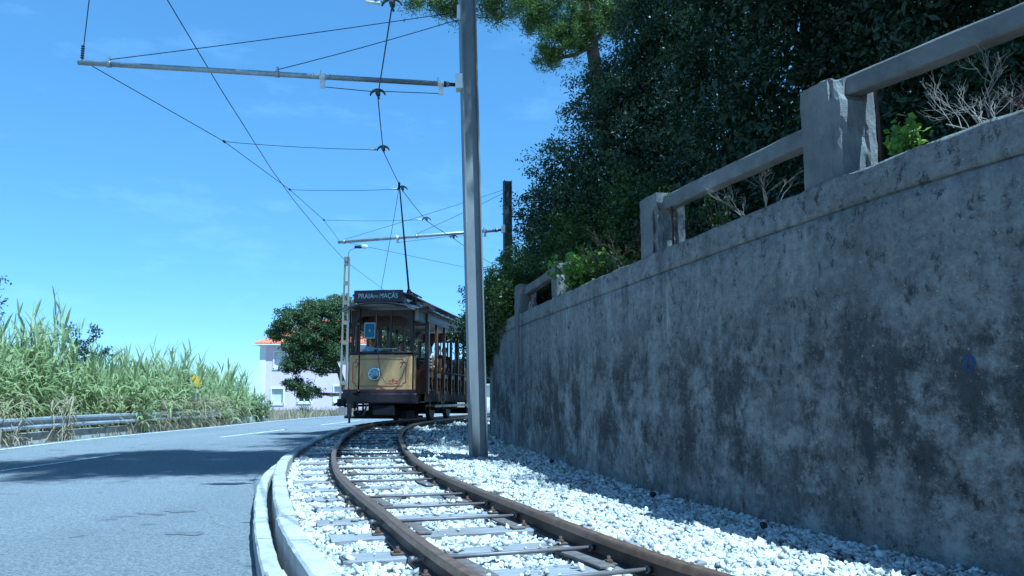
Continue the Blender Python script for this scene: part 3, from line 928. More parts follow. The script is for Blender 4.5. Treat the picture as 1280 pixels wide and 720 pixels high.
# --- dense evergreens standing behind the wall; their crowns reach far above the frame
HT = 'evergreen trees behind the wall'
make_tree('evergreen_tree', 'grey-green evergreen at the outer edge of the dark trees, against the sky', 'tree', [(2.6, 14.6, 2.2, 0.22), (2.4, 14.4, 4.0, 0.18), (2.2, 14.2, 5.5, 0.13)],
          [(1.5, 14.3, 4.6, 1.25, 1.4, 1.15), (2.2, 14.2, 5.7, 1.2, 1.4, 1.05), (3.0, 14.0, 6.8, 1.2, 1.4, 1.1), (0.95, 14.6, 3.9, 0.95, 1.2, 0.8), (2.4, 13.6, 4.0, 1.4, 1.5, 1.2), (3.6, 14.0, 5.2, 1.6, 1.6, 1.6), (3.9, 13.6, 7.4, 1.2, 1.3, 1.1), (1.95, 14.3, 6.45, 0.8, 0.9, 0.7), (2.5, 14.2, 7.4, 0.8, 0.9, 0.75), (3.1, 13.9, 8.3, 1.0, 1.1, 0.9)],
          105, 90, (0.066, 0.031), 0.34, GREYLEAF, BARK, 21, HT, core=620, shell=0.45)
make_tree('evergreen_tree', 'tall dense dark evergreen rising behind the third railing bay', 'tree', [(4.6, 11.6, 2.3, 0.26), (4.5, 11.3, 5.0, 0.22), (4.4, 11.0, 8.0, 0.16)],
          [(3.5, 11.0, 4.0, 1.7, 1.7, 1.9), (4.9, 10.6, 4.4, 1.9, 1.8, 2.2), (3.7, 10.9, 6.6, 1.7, 1.8, 1.9), (5.3, 10.4, 7.4, 2.1, 2.1, 2.0), (3.9, 10.6, 9.2, 2.0, 2.1, 1.6), (2.6, 11.6, 3.1, 1.0, 1.1, 1.0)],
          75, 62, (0.070, 0.035), 0.42, OAKLEAF, BARK, 22, HT, core=620, shell=0.4)
make_tree('evergreen_tree', 'very dark broad evergreen behind the post with the chipped top', 'tree', [(6.0, 9.0, 2.4, 0.28), (6.0, 8.7, 5.0, 0.24), (5.8, 8.3, 8.5, 0.18)],
          [(5.2, 8.6, 3.4, 1.8, 1.6, 1.5), (6.6, 8.0, 4.2, 2.0, 1.9, 2.0), (5.2, 8.2, 5.8, 1.9, 2.0, 2.0), (6.8, 7.6, 7.2, 2.4, 2.4, 2.2), (4.9, 7.8, 8.6, 2.2, 2.3, 1.8), (6.4, 6.4, 10.0, 2.5, 2.5, 1.6)],
          62, 58, (0.072, 0.036), 0.46, OAKLEAF, BARK, 23, HT, core=620, shell=0.4)
make_tree('evergreen_tree', 'dark leaning evergreen over the highest stretch of railing beam', 'tree', [(7.4, 6.2, 2.4, 0.26), (7.2, 5.9, 5.0, 0.22), (6.9, 5.4, 8.0, 0.16)],
          [(6.6, 6.3, 3.6, 1.7, 1.4, 1.5), (7.8, 5.4, 4.8, 1.8, 1.8, 1.9), (6.2, 5.6, 6.4, 1.9, 1.9, 1.6), (7.2, 4.6, 8.2, 2.5, 2.4, 2.0), (5.2, 5.4, 8.8, 1.9, 1.9, 1.5)],
          60, 58, (0.072, 0.036), 0.46, OAKLEAF, BARK, 24, HT, core=620, shell=0.4)
for k, (x, y, h) in enumerate(((8.6, 15.0, 7.5), (10.5, 10.5, 8.0), (11.0, 6.5, 8.0))):
    make_tree('evergreen_tree', ('dark evergreen closing the gap behind the grey-green one', 'dark evergreen farther up the bank behind the broad one', 'dark evergreen farther up the bank behind the leaning one')[k], 'tree',
              [(x, y, 2.8, 0.25), (x, y, 5.0, 0.2), (x - 0.2, y, h, 0.12)], [(x - 0.8, y, 4.6, 2.2, 2.0, 2.0), (x + 0.9, y - 0.4, 5.2, 2.2, 2.0, 2.0), (x, y, h, 2.6, 2.4, 2.2), (x, y, h + 2.6, 2.2, 2.2, 1.8)],
              60, 26, (0.17, 0.085), 0.62, OAKLEAF, BARK, 120 + k, HT, core=500, shell=0.3)
# understorey thicket that closes the view below the crowns
def on_bank(x, y):
    d = np.hypot(WALL.p[:, 0] - x, WALL.p[:, 1] - y).min()
    return bank_z(d)
for k, (x, y, r_, h) in enumerate(((3.9, 8.9, 1.2, 1.5), (5.2, 7.0, 1.3, 1.7), (3.1, 10.4, 1.1, 1.2), (6.6, 5.2, 1.3, 1.6), (2.7, 12.4, 1.1, 1.2), (7.8, 7.4, 2.0, 2.8), (5.6, 11.6, 2.2, 3.0), (3.4, 16.2, 2.0, 2.6))):
    z = on_bank(x, y)
    make_tree('understorey_shrub', ('deep green shrub behind the broken post', 'deep green shrub behind the chipped post', 'deep green shrub behind the thin post', 'deep green shrub under the highest railing beam', 'deep green shrub at the foot of the grey-green evergreen', 'large dark shrub under the broad evergreen', 'large dark shrub under the tall dense evergreen', 'large dark shrub behind the bright-leaved hanging one')[k], 'shrub', [(x, y, z - 0.1, 0.05), (x, y, z + h * 0.5, 0.03)],
              [(x, y, z + h * 0.45, r_, r_, h * 0.6)], 110, 44, (0.065, 0.032), 0.30, OAKLEAF, BARK, 60 + k, 'shrubs under the evergreens', shell=0.35, twigs=12)

# --- laurel-like shrubs that hang over the far end of the wall
LG = 'shrubs hanging over the far end of the wall'
make_tree('hanging_shrub', 'bright-leaved shrub spilling over the wall end beside the steel mast', 'shrub', [(0.9, 16.6, 2.0, 0.09), (0.6, 16.4, 3.0, 0.06)],
          [(0.55, 16.6, 3.2, 1.05, 1.2, 1.0), (-0.05, 16.5, 2.6, 0.75, 0.9, 0.8), (1.2, 16.2, 3.7, 1.0, 1.1, 0.8), (-0.45, 16.7, 2.05, 0.5, 0.7, 0.7), (-0.28, 16.1, 1.75, 0.36, 0.5, 0.6), (-0.42, 15.1, 2.45, 0.36, 0.5, 0.5), (-0.12, 14.3, 2.55, 0.30, 0.45, 0.4), (-0.58, 15.9, 1.95, 0.30, 0.4, 0.5), (-0.60, 15.6, 1.70, 0.22, 0.4, 0.45), (-0.48, 15.3, 2.1, 0.30, 0.4, 0.5), (-0.34, 14.8, 2.05, 0.18, 0.40, 0.42), (-0.20, 14.2, 2.25, 0.18, 0.45, 0.32), (1.5, 15.2, 3.0, 0.9, 0.9, 0.8), (0.3, 15.3, 2.7, 0.6, 0.6, 0.6)],
          220, 44, (0.062, 0.032), 0.24, LAUREL, BARK, 31, LG, core=500, shell=0.4, twigs=40)
make_tree('hanging_shrub', 'dark trailing shrub behind the bright-leaved one, reaching past the steel mast', 'shrub', [(0.8, 19.2, 2.0, 0.1), (0.2, 19.0, 3.0, 0.06)],
          [(-0.3, 19.0, 2.9, 1.0, 1.1, 0.9), (-0.75, 18.6, 2.3, 0.65, 0.8, 0.8), (0.6, 19.2, 3.5, 1.1, 1.2, 0.9), (-0.55, 18.0, 1.7, 0.45, 0.6, 0.6), (0.4, 18.6, 2.4, 1.0, 0.8, 0.8)],
          210, 40, (0.065, 0.034), 0.26, OAKLEAF, BARK, 32, LG, core=500, shell=0.4, twigs=30)
make_tree('hanging_shrub', 'leafy green shrub below the grey-green evergreen above the short beam', 'shrub', [(1.7, 13.0, 2.1, 0.07), (1.6, 12.8, 2.8, 0.04)],
          [(1.6, 12.6, 2.9, 0.95, 0.95, 0.8), (1.1, 13.3, 3.2, 0.8, 0.9, 0.75), (2.2, 12.2, 3.4, 0.9, 0.9, 0.9)],
          200, 42, (0.062, 0.032), 0.24, LAUREL, BARK, 33, LG, core=500, shell=0.4, twigs=24)

# --- small plants on the wall top
def sprig(name, label, cat, base, h, spread, nst, leaf, lmat, seed, lean=(0, 0), per=26, group=None, bm=BARK):
    g = np.random.default_rng(seed); r_ = random.Random(seed)
    root = empty(name, base); tag(root, label, cat, group); bpy.context.view_layer.update()
    b = MB(); C = []
    for k in range(nst):
        a = r_.uniform(0, 2 * math.pi); l = h * r_.uniform(0.55, 1.0)
        e = Vector(base) + Vector((math.cos(a) * spread * r_.uniform(0.2, 1) + lean[0] * l, math.sin(a) * spread * r_.uniform(0.2, 1) + lean[1] * l, l))
        mid = Vector(base).lerp(e, 0.5) + Vector((r_.uniform(-1, 1), r_.uniform(-1, 1), 0)) * 0.08 * l
        b.tube([base, mid, e], [0.007, 0.005, 0.002], 5, cap=False)
        for i in range(per):
            t = r_.uniform(0.25, 1.02)
            q = Vector(base).lerp(mid, t * 2) if t < 0.5 else mid.lerp(e, t * 2 - 1)
            C.append(q + Vector((r_.gauss(0, 1), r_.gauss(0, 1), r_.gauss(0, 1))) * leaf[0] * 0.55)
    put(b.build('stem', bm), root)
    V, F_ = leaves(np.array(C), leaf[0], leaf[1], g, 0.8)
    put(link('foliage', npmesh('foliage', V, F_), lmat), root)
    return root
pp, _ = wall_frame(10.55, 0.28)
sprig('ivy_bush', 'sunlit ivy bush tumbling over the wall edge beside the thin post', 'ivy', (pp[0], pp[1], top_z(pp[1]) - 0.02), 0.62, 0.42, 26, (0.085, 0.065), IVY, 41, (-0.05, -0.1), 22)
pp, _ = wall_frame(9.6, 0.42)
sprig('ivy_bush', 'low darker ivy with brown stems between the thin post and the broken post', 'ivy', (pp[0], pp[1], top_z(pp[1]) - 0.02), 0.55, 0.5, 24, (0.07, 0.05), LAUREL, 42, (0, 0), 20, bm=TWIG2)
pp, _ = wall_frame(8.1, 0.5)
sprig('leafy_sapling', 'thin upright sapling with narrow leaves just behind the broken post', 'sapling', (pp[0] + 0.1, pp[1] + 0.1, top_z(pp[1])), 1.0, 0.30, 9, (0.07, 0.026), LAUREL, 43, (0.05, 0), 34)
pp, _ = wall_frame(7.0, 0.45)
sprig('leafy_sapling', 'short leafy sapling on the near side of the broken post', 'sapling', (pp[0] + 0.05, pp[1] + 0.2, top_z(pp[1])), 0.62, 0.18, 8, (0.06, 0.026), LAUREL, 44, (0, 0), 26)
pp, _ = wall_frame(4.60, 0.20)
sprig('ivy_sprig', 'small bright green ivy clump against the post with the chipped top', 'ivy', (pp[0], pp[1], top_z(pp[1]) - 0.05), 0.34, 0.13, 14, (0.055, 0.046), IVY, 45, (0, -0.1), 12)
pp, _ = wall_frame(3.95, 0.22)
sprig('ivy_sprig', 'tiny green seedling on the bare wall edge under the high beam', 'seedling', (pp[0], pp[1], top_z(pp[1]) - 0.02), 0.10, 0.05, 5, (0.035, 0.025), IVY, 46, (0, 0), 7)

def dead_shrub(label, base, h, n, spread, seed, mat, depth=4, lean=(0, 0)):
    r_ = random.Random(seed)
    b = MB()
    def grow(p, d, l, r, k):
        q = p + d * l * 0.5 + Vector((r_.uniform(-1, 1), r_.uniform(-1, 1), r_.uniform(-1, 1))) * l * 0.09
        e = p + d * l + Vector((r_.uniform(-1, 1), r_.uniform(-1, 1), r_.uniform(-1, 1))) * l * 0.08
        b.tube([p, q, e], [r, r * 0.85, r * 0.65], 4, cap=False)
        if k <= 0: return
        for _ in range(r_.choice((2, 2, 3))):
            nd = (d + Vector((r_.uniform(-1, 1), r_.uniform(-1, 1), r_.uniform(-0.5, 0.9))) * 0.75).normalized()
            s_ = p.lerp(e, r_.uniform(0.45, 1.0))
            grow(s_, nd, l * r_.uniform(0.5, 0.8), r * 0.62, k - 1)
    for k in range(n):
        a = 2 * math.pi * k / n + r_.uniform(-0.4, 0.4)
        d = Vector((math.cos(a) * spread + lean[0], math.sin(a) * spread + lean[1], 1)).normalized()
        grow(Vector((r_.uniform(-0.1, 0.1), r_.uniform(-0.1, 0.1), 0)), d, h * r_.uniform(0.45, 0.7), 0.0055, depth)
    o = b.build('dead_shrub', mat); o.location = base
    return tag(o, label, 'dead shrub', 'bare twigs on the wall top')
pp, _ = wall_frame(6.35, 0.34)
dead_shrub('small bare grey twigs on the wall top between the two tall posts', (pp[0], pp[1], top_z(pp[1]) - 0.03), 0.42, 4, 0.7, 71, TWIG)
pp, _ = wall_frame(4.18, 0.36)
dead_shrub('tangled bare white twigs on the wall top beside the green ivy clump', (pp[0], pp[1], top_z(pp[1]) - 0.03), 0.50, 7, 0.9, 72, TWIG, 4, (0, 0.2))
pp, _ = wall_frame(3.8, 0.40)
dead_shrub('low dry brown twigs on the wall edge next to the white tangle', (pp[0], pp[1], top_z(pp[1]) - 0.03), 0.32, 6, 0.9, 73, TWIG2)
pp, _ = wall_frame(3.45, 0.75)
dead_shrub('fine reddish-brown dry shrub under the highest end of the beam', (pp[0] + 0.1, pp[1] + 0.1, top_z(pp[1])), 0.78, 9, 0.8, 74, TWIG2, 5)
pp, _ = wall_frame(8.9, 0.5)
dead_shrub('dry brown brush behind the wall between thin post and broken post', (pp[0], pp[1], top_z(pp[1])), 0.6, 7, 0.8, 75, TWIG2, 4)

# --- pines
make_tree('pine_tree', 'sunlit pine with bare trunk standing clear above the evergreens', 'pine', [(3.1, 21.5, 2.4, 0.30), (2.9, 21.2, 5.0, 0.26), (2.55, 20.8, 8.0, 0.22), (2.15, 20.5, 10.2, 0.17), (1.9, 20.3, 12.0, 0.12)],
          [(0.75, 20.3, 10.95, 0.7, 1.0, 0.5), (1.3, 20.0, 10.0, 0.65, 0.9, 0.42), (1.75, 20.2, 10.6, 0.75, 0.9, 0.45), (0.5, 20.3, 11.5, 0.7, 0.9, 0.4), (2.6, 20.6, 11.2, 0.8, 1.0, 0.5), (1.9, 20.4, 12.0, 1.5, 1.6, 0.7), (3.3, 20.8, 11.6, 0.9, 1.2, 0.5), (1.0, 20.0, 9.55, 0.45, 0.5, 0.22)],
          92, 120, (0.15, 0.020), 0.24, PINENEEDLE, PINEBARK, 51, 'pines above the track', shell=0.25, twigs=90, needle=True)
make_tree('pine_tree', 'pine whose fringe of needles hangs into the sky behind the steel mast', 'pine', [(6.2, 18.0, 2.6, 0.34), (5.6, 17.8, 6.5, 0.28), (4.2, 17.4, 10.4, 0.22), (1.6, 17.0, 11.8, 0.13), (-0.4, 17.0, 11.4, 0.08)],
          [(-0.35, 17.0, 9.45, 0.6, 0.8, 0.30), (-1.35, 17.0, 9.6, 0.7, 0.8, 0.28), (-0.8, 17.0, 10.3, 1.2, 1.2, 0.4), (-1.9, 16.8, 10.1, 0.7, 0.9, 0.35), (-2.3, 16.8, 9.95, 0.4, 0.6, 0.2), (-2.1, 16.8, 9.42, 0.35, 0.4, 0.16), (-1.55, 16.8, 9.35, 0.5, 0.5, 0.2), (0.8, 17.2, 11.4, 1.7, 1.6, 0.6), (2.6, 17.2, 12.2, 1.9, 1.8, 0.7), (-0.35, 16.9, 9.2, 0.25, 0.3, 0.2)],
          80, 95, (0.14, 0.018), 0.24, PINENEEDLE, PINEBARK, 52, 'pines above the track', shell=0.25, twigs=90, needle=True)
# a leaning umbrella pine above the frame: its crown shades the road, the ballast and the near trees
make_tree('pine_tree', 'leaning umbrella pine whose crown spreads high over the track and road', 'pine', [(7.6, 8.6, 2.9, 0.40), (6.2, 8.2, 6.5, 0.34), (4.4, 7.4, 10.5, 0.27), (2.2, 7.2, 13.2, 0.2), (0.3, 6.8, 14.2, 0.12)],
          [(0.1, 6.7, 14.5, 1.9, 1.5, 0.7), (-1.5, 6.9, 14.7, 1.3, 0.9, 0.5), (1.4, 7.1, 14.4, 1.2, 1.3, 0.6), (-0.7, 8.7, 14.7, 1.3, 1.0, 0.5), (1.0, 8.7, 14.5, 1.1, 0.9, 0.5)],
          110, 80, (0.22, 0.040), 0.45, PINENEEDLE, PINEBARK, 53, 'pines above the track', shell=0.2, twigs=60, needle=True)
make_tree('pine_tree', 'umbrella pine whose crown shades the tracks in front of the tram', 'pine', [(5.6, 11.8, 2.7, 0.36), (5.0, 11.2, 7.0, 0.3), (3.6, 10.6, 11.0, 0.22), (2.4, 10.2, 13.0, 0.14)],
          [(2.6, 9.4, 14.0, 1.5, 1.3, 0.7), (2.1, 11.4, 14.0, 1.7, 1.6, 0.8), (3.9, 12.0, 13.6, 1.7, 1.6, 0.8), (1.4, 13.2, 13.8, 1.6, 1.5, 0.7)],
          90, 70, (0.24, 0.045), 0.45, PINENEEDLE, PINEBARK, 54, 'pines above the track', shell=0.2, twigs=60, needle=True)

# --- trees by the house, past the gap, and at the left edge
make_tree('garden_tree', 'round leafy tree on a leaning trunk in front of the pink house', 'tree', [(-9.75, 48, -0.1, 0.22), (-9.85, 48, 1.0, 0.18), (-10.3, 48, 2.3, 0.15), (-11.0, 48, 3.6, 0.11)],
          [(-11.9, 48, 5.9, 1.3, 1.4, 0.85), (-10.4, 48, 6.1, 1.35, 1.4, 0.85), (-13.4, 48, 5.4, 1.0, 1.2, 0.8), (-14.1, 48, 4.6, 0.6, 0.8, 0.5), (-11.5, 47.6, 4.5, 1.3, 1.4, 0.9), (-12.8, 47.8, 3.9, 0.95, 1.1, 0.85), (-10.3, 47.6, 3.6, 0.95, 1.1, 0.7), (-9.3, 48, 5.2, 1.0, 1.3, 0.9), (-13.0, 47.6, 2.7, 0.75, 0.9, 0.5), (-12.7, 47.5, 1.55, 0.75, 0.8, 0.40), (-12.0, 47.5, 1.15, 0.8, 0.8, 0.38), (-11.2, 47.5, 2.8, 0.9, 0.8, 0.6), (-12.0, 47.5, 3.3, 0.9, 0.8, 0.7), (-10.6, 47.6, 4.8, 1.0, 1.0, 0.7)],
          95, 58, (0.13, 0.065), 0.42, FARLEAF, BARK, 55, shell=0.3, twigs=70)
make_tree('garden_tree', 'dark bushy tree seen through the tram windows in front of the house', 'tree', [(-7.4, 51, -0.1, 0.22), (-7.4, 51, 2.0, 0.15)],
          [(-7.8, 51, 3.4, 1.7, 1.4, 1.5), (-6.2, 51, 3.0, 1.5, 1.4, 1.4), (-7.0, 51, 4.5, 1.3, 1.2, 0.9)], 70, 34, (0.18, 0.09), 0.5, FARLEAF, BARK, 59, shell=0.3)
make_tree('distant_tree', 'small distant tree seen through the gap between mast and wall', 'tree', [(-1.6, 75, -0.2, 0.2), (-1.6, 75, 3.0, 0.14)],
          [(-1.6, 75, 3.6, 2.4, 1.8, 1.9), (-3.8, 76, 3.0, 2.2, 1.8, 1.6), (0.6, 76, 3.0, 2.2, 1.8, 1.6)], 60, 26, (0.28, 0.14), 0.6, FARLEAF, BARK, 56, shell=0.4)
make_tree('roadside_tree', 'leafy tree at the road edge behind the reeds with only its side in view', 'tree', [(-15.6, 19.5, -0.2, 0.16), (-15.4, 19.5, 2.2, 0.1)],
          [(-14.3, 20, 3.3, 1.35, 1.4, 0.9), (-15.8, 19.6, 3.4, 1.6, 1.6, 1.1), (-13.9, 19.6, 2.0, 0.9, 1.0, 0.8)], 110, 28, (0.10, 0.05), 0.34, BLUELEAF, BARK, 57, shell=0.4)

# ------------------------------------------------------------------ left side of the road: guard rail, reeds, sign
def ground_z(y): return float(gz(y)) + ROAD
GALV = Mat('galvanised_steel', 0.5, 0.5, 0.55)
GALV.color(GALV.ramp(GALV.noise(4, 6, 0.7, 'pos'), [(0.3, (0.26, 0.27, 0.28)), (0.7, (0.46, 0.47, 0.48))])); GALV = GALV.m
OLDCON = simple('old_concrete', (0.42, 0.41, 0.38), 0.9, 0.1, 0, 0.3, 5, 0.4)
GP = Path([(road_left(y) - 0.50, y) for y in np.arange(9, 34, 1.5)], 0.2)
gr = empty('guard_rail', (*GP.at(6)[0], ground_z(15))); tag(gr, 'galvanised corrugated guard rail along the far road edge before the reeds', 'guard rail')
bpy.context.view_layer.update()
wprof = [(0.0, 0.0), (0.035, 0.02), (0.04, 0.06), (0.0, 0.095), (-0.02, 0.125), (0.0, 0.155), (0.04, 0.19), (0.035, 0.23), (0.0, 0.25), (-0.012, 0.25), (0.02, 0.225), (0.025, 0.195), (-0.012, 0.16), (-0.032, 0.125), (-0.012, 0.09), (0.025, 0.055), (0.02, 0.025), (-0.012, 0.0)]
s_ = 0.2; k = 0
while s_ < GP.L - 4:
    o = sweep('rail_beam', GP, 0.0 + 0.006 * (k % 2), wprof, GALV, s_, s_ + 4.08, 0.5, ROAD + 0.245)
    put(o, gr); s_ += 4.0; k += 1
for q in np.arange(1.0, GP.L, 2.0):
    p, t, n = GP.at(q); b = MB()
    b.box(-0.055, 0.055, -0.035, 0.035, -0.1, 0.50, 0.004); b.box(-0.06, 0.06, 0.03, 0.09, 0.26, 0.46, 0.004)
    o = b.build('rail_post', GALV); o.location = (p[0] - n[0] * 0.10, p[1] - n[1] * 0.10, ground_z(p[1])); o.rotation_euler = (0, 0, math.atan2(t[1], t[0]) + math.pi); put(o, gr)
o = sweep('roadside_kerb', GP, -0.14, [(-0.09, -0.1), (0.09, -0.1), (0.09, 0.15), (0.07, 0.17), (-0.09, 0.17)], OLDCON, 0.1, GP.L - 0.1, 0.5, ROAD)
tag(o, kind='structure')

def ribbons(bases, dirs, lens, widths, droop, g, nseg=4):
    """arching strap leaves; each is a strip of nseg quads"""
    n = len(bases)
    up = np.array([0, 0, 1.0])
    side = np.cross(dirs, up) + g.normal(size=(n, 3)) * 0.25; side /= np.linalg.norm(side, axis=1)[:, None] + 1e-9
    V = []
    for i in range(nseg + 1):
        t = i / nseg
        c = bases + dirs * (lens * t)[:, None]
        c[:, 2] -= droop * lens * t ** 2.2
        w = (widths * (1 - t) ** 0.7 * min(1, 0.45 + 2.2 * t))[:, None] * 0.5
        V.append(np.stack([c - side * w, c + side * w], 1))
    V = np.stack(V, 1)                                  # n, nseg+1, 2, 3
    idx = np.arange(n * (nseg + 1) * 2).reshape(n, nseg + 1, 2)
    F_ = np.stack([idx[:, :-1, 0], idx[:, :-1, 1], idx[:, 1:, 1], idx[:, 1:, 0]], -1).reshape(-1, 4)
    return V.reshape(-1, 3), F_

def reed_patch(n, seed, xfun, ylo, yhi, hmean, dry=0.0, leaf_n=15):
    g = np.random.default_rng(seed)
    y = g.uniform(ylo, yhi, n); x = xfun(y, g)
    h = hmean(y) * g.normal(1.0, 0.15, n).clip(0.55, 1.45)
    lean = g.normal(0, 0.10, (n, 2))
    z0 = gz(y) + ROAD - 0.08
    # stems as thin 3-sided tubes
    SV = []; SF = []; o_ = 0
    for i in range(n):
        r0 = 0.011
        for kk, zt in enumerate((0, 0.5, 1.0)):
            for a in (0, 2.1, 4.2):
                rr = r0 * (1 - 0.7 * zt)
                SV.append((x[i] + lean[i, 0] * h[i] * zt ** 1.6 + rr * math.cos(a), y[i] + lean[i, 1] * h[i] * zt ** 1.6 + rr * math.sin(a), z0[i] + h[i] * zt * 0.93))
        for kk in (0, 3):
            for a in range(3):
                SF.append((o_ + kk + a, o_ + kk + (a + 1) % 3, o_ + kk + 3 + (a + 1) % 3, o_ + kk + 3 + a))
        o_ += 9
    t = g.uniform(0.12, 0.98, (n, leaf_n)); t.sort(axis=1)
    B = np.stack([x[:, None] + lean[:, :1] * h[:, None] * t ** 1.6, y[:, None] + lean[:, 1:] * h[:, None] * t ** 1.6, z0[:, None] + h[:, None] * t * 0.93], -1).reshape(-1, 3)
    a = g.uniform(0, 2 * math.pi, n * leaf_n)
    el = np.where(t.ravel() > 0.8, g.uniform(0.9, 1.4, n * leaf_n), g.uniform(0.45, 1.15, n * leaf_n))
    D = np.stack([np.cos(a) * np.cos(el), np.sin(a) * np.cos(el), np.sin(el)], -1)
    Ls = g.uniform(0.40, 0.85, n * leaf_n); Ws = g.uniform(0.045, 0.095, n * leaf_n)
    V, F_ = ribbons(B, D, Ls, Ws, np.where(t.ravel() > 0.8, 0.25, g.uniform(0.35, 1.0, n * leaf_n)), g, 3)
    return np.array(SV), np.array(SF), V, F_
def rx(y, g): return road_left(y) - 0.95 - g.uniform(0, 1, len(y)) ** 1.3 * 3.4 + np.where(y > 21, g.uniform(0, 0.75, len(y)), 0)
def rh(y): return np.where(y < 20, 2.05, 2.05 - (y - 20) * 0.066) + 0.26 * np.sin(y * 1.1) + 0.14 * np.sin(y * 2.7 + 1)
SV, SF, LV, LF = reed_patch(1500, 81, rx, 11.5, 32.0, rh, leaf_n=14)
bed = empty('reed_bed', (road_left(20) - 2, 20, ground_z(20)))
tag(bed, 'tall green giant reeds growing thickly behind the guard rail', 'reeds', kind='stuff'); bpy.context.view_layer.update()
o = put(link('stems', npmesh('stems', SV, SF), REEDLEAF), bed); o['kind'] = 'stuff'
o = put(link('leaves', npmesh('leaves', LV, LF), REEDLEAF), bed); o['kind'] = 'stuff'
# dead leaves that hang low over the rail, in two places
g = np.random.default_rng(83)
n = 2400
y = np.concatenate([g.normal(25.5, 2.6, 1500), g.normal(16.1, 0.22, 150), g.normal(17.8, 0.22, 130), g.uniform(12, 32, 620)])
x = road_left(y) - np.where(np.arange(n) < 1780, g.uniform(0.32, 0.95, n), g.uniform(0.6, 1.6, n))
B = np.stack([x, y, gz(y) + ROAD + g.uniform(0.05, 0.95, n)], -1)
a = g.uniform(0, 2 * math.pi, n); el = g.uniform(-0.9, 0.9, n)
D = np.stack([np.cos(a) * np.cos(el), np.sin(a) * np.cos(el), np.sin(el)], -1)
V, F_ = ribbons(B, D, g.uniform(0.25, 0.6, n), g.uniform(0.02, 0.045, n), g.uniform(0.3, 0.9, n), g)
B[:, 2] = np.maximum(B[:, 2], 0)
tag(link('dead_reed_leaves', npmesh('dead_reed_leaves', V, F_), DRYLEAF), 'dry brown reed leaves hanging over the guard rail', 'dead reeds', kind='stuff')
# single tall canes that stand out above the bed
for k, (x, y, h) in enumerate(((-11.1, 19.3, 3.05), (-10.6, 17.6, 2.75), (-11.6, 17.9, 2.9), (-11.2, 25.5, 2.45), (-10.7, 27.8, 2.35), (-10.5, 29.6, 2.1), (-12.2, 18.6, 2.95))):
    sv, sf, lv, lf = reed_patch(5, 90 + k, lambda yy, g: x + g.normal(0, 0.12, len(yy)), y - 0.15, y + 0.15, lambda yy: np.full(len(yy), h), leaf_n=20)
    r_ = empty('reed_clump', (x, y, ground_z(y))); bpy.context.view_layer.update()
    tag(r_, ('tallest reed clump, standing beside the blue-green shrub', 'tall reed clump by the bare stretch of guard rail', 'tall reed clump between roadside tree and blue-green shrub', 'tall reed clump beside the yellow sign', 'tall reed clump just past the yellow sign', 'tall reed clump close to the rounded bush', 'tall reed clump next to the roadside tree')[k], 'reeds', 'tall reed clumps')
    put(link('cane', npmesh('cane', sv, sf), DRYLEAF), r_); put(link('foliage', npmesh('foliage', lv, lf), REEDLEAF), r_)
make_tree('roadside_shrub', 'blue-green open shrub with upright branches rising above the reeds', 'shrub', [(-11.4, 20.6, -0.2, 0.05), (-11.3, 20.6, 1.4, 0.035)],
          [(-11.2, 20.6, 2.05, 0.42, 0.4, 0.42), (-10.95, 20.6, 1.8, 0.5, 0.4, 0.3), (-10.75, 20.6, 2.35, 0.16, 0.2, 0.34), (-11.45, 20.6, 2.45, 0.18, 0.2, 0.30), (-10.5, 20.6, 1.95, 0.3, 0.2, 0.12)],
          170, 15, (0.085, 0.05), 0.16, BLUELEAF, BARK, 58, shell=0.2, twigs=30)
make_tree('roadside_shrub', 'rounded green bush where the reed bed ends by the road', 'shrub', [(-9.95, 31.6, -0.15, 0.05), (-9.95, 31.6, 0.4, 0.03)],
          [(-9.95, 31.6, 0.38, 0.55, 0.55, 0.45), (-10.4, 31.9, 0.30, 0.4, 0.4, 0.35)], 170, 26, (0.11, 0.035), 0.22, leaf_mat('bush_leaf', (0.05, 0.08, 0.025), (0.13, 0.17, 0.06), 0.3), BARK, 59, shell=0.3, twigs=14)

YEL = simple('sign_yellow', (0.72, 0.46, 0.03), 0.5, 0.4, 0, 0.12)
DARK = simple('dark_metal', (0.03, 0.03, 0.035), 0.5, 0.4, 0.3)
b = empty('warning_sign', (-10.0, 25.4, ground_z(25.4))); tag(b, 'yellow road sign on a post half hidden by the reeds', 'sign'); bpy.context.view_layer.update()
q = MB(); q.tube([(-9.95, 25.4, ground_z(25.4)), (-9.95, 25.4, 1.5)], 0.03, 8); put(q.build('post', GALV), b)
q = MB(); q.prism([(-10.16, 1.50), (-9.78, 1.42), (-9.76, 1.20), (-9.92, 1.10)], 'y', 25.33, 25.35); put(q.build('board', YEL), b)
q = MB(); q.prism([(-10.23, 1.52), (-10.165, 1.50), (-10.12, 1.16), (-10.22, 1.18)], 'y', 25.34, 25.37); put(q.build('board_edge', DARK), b)

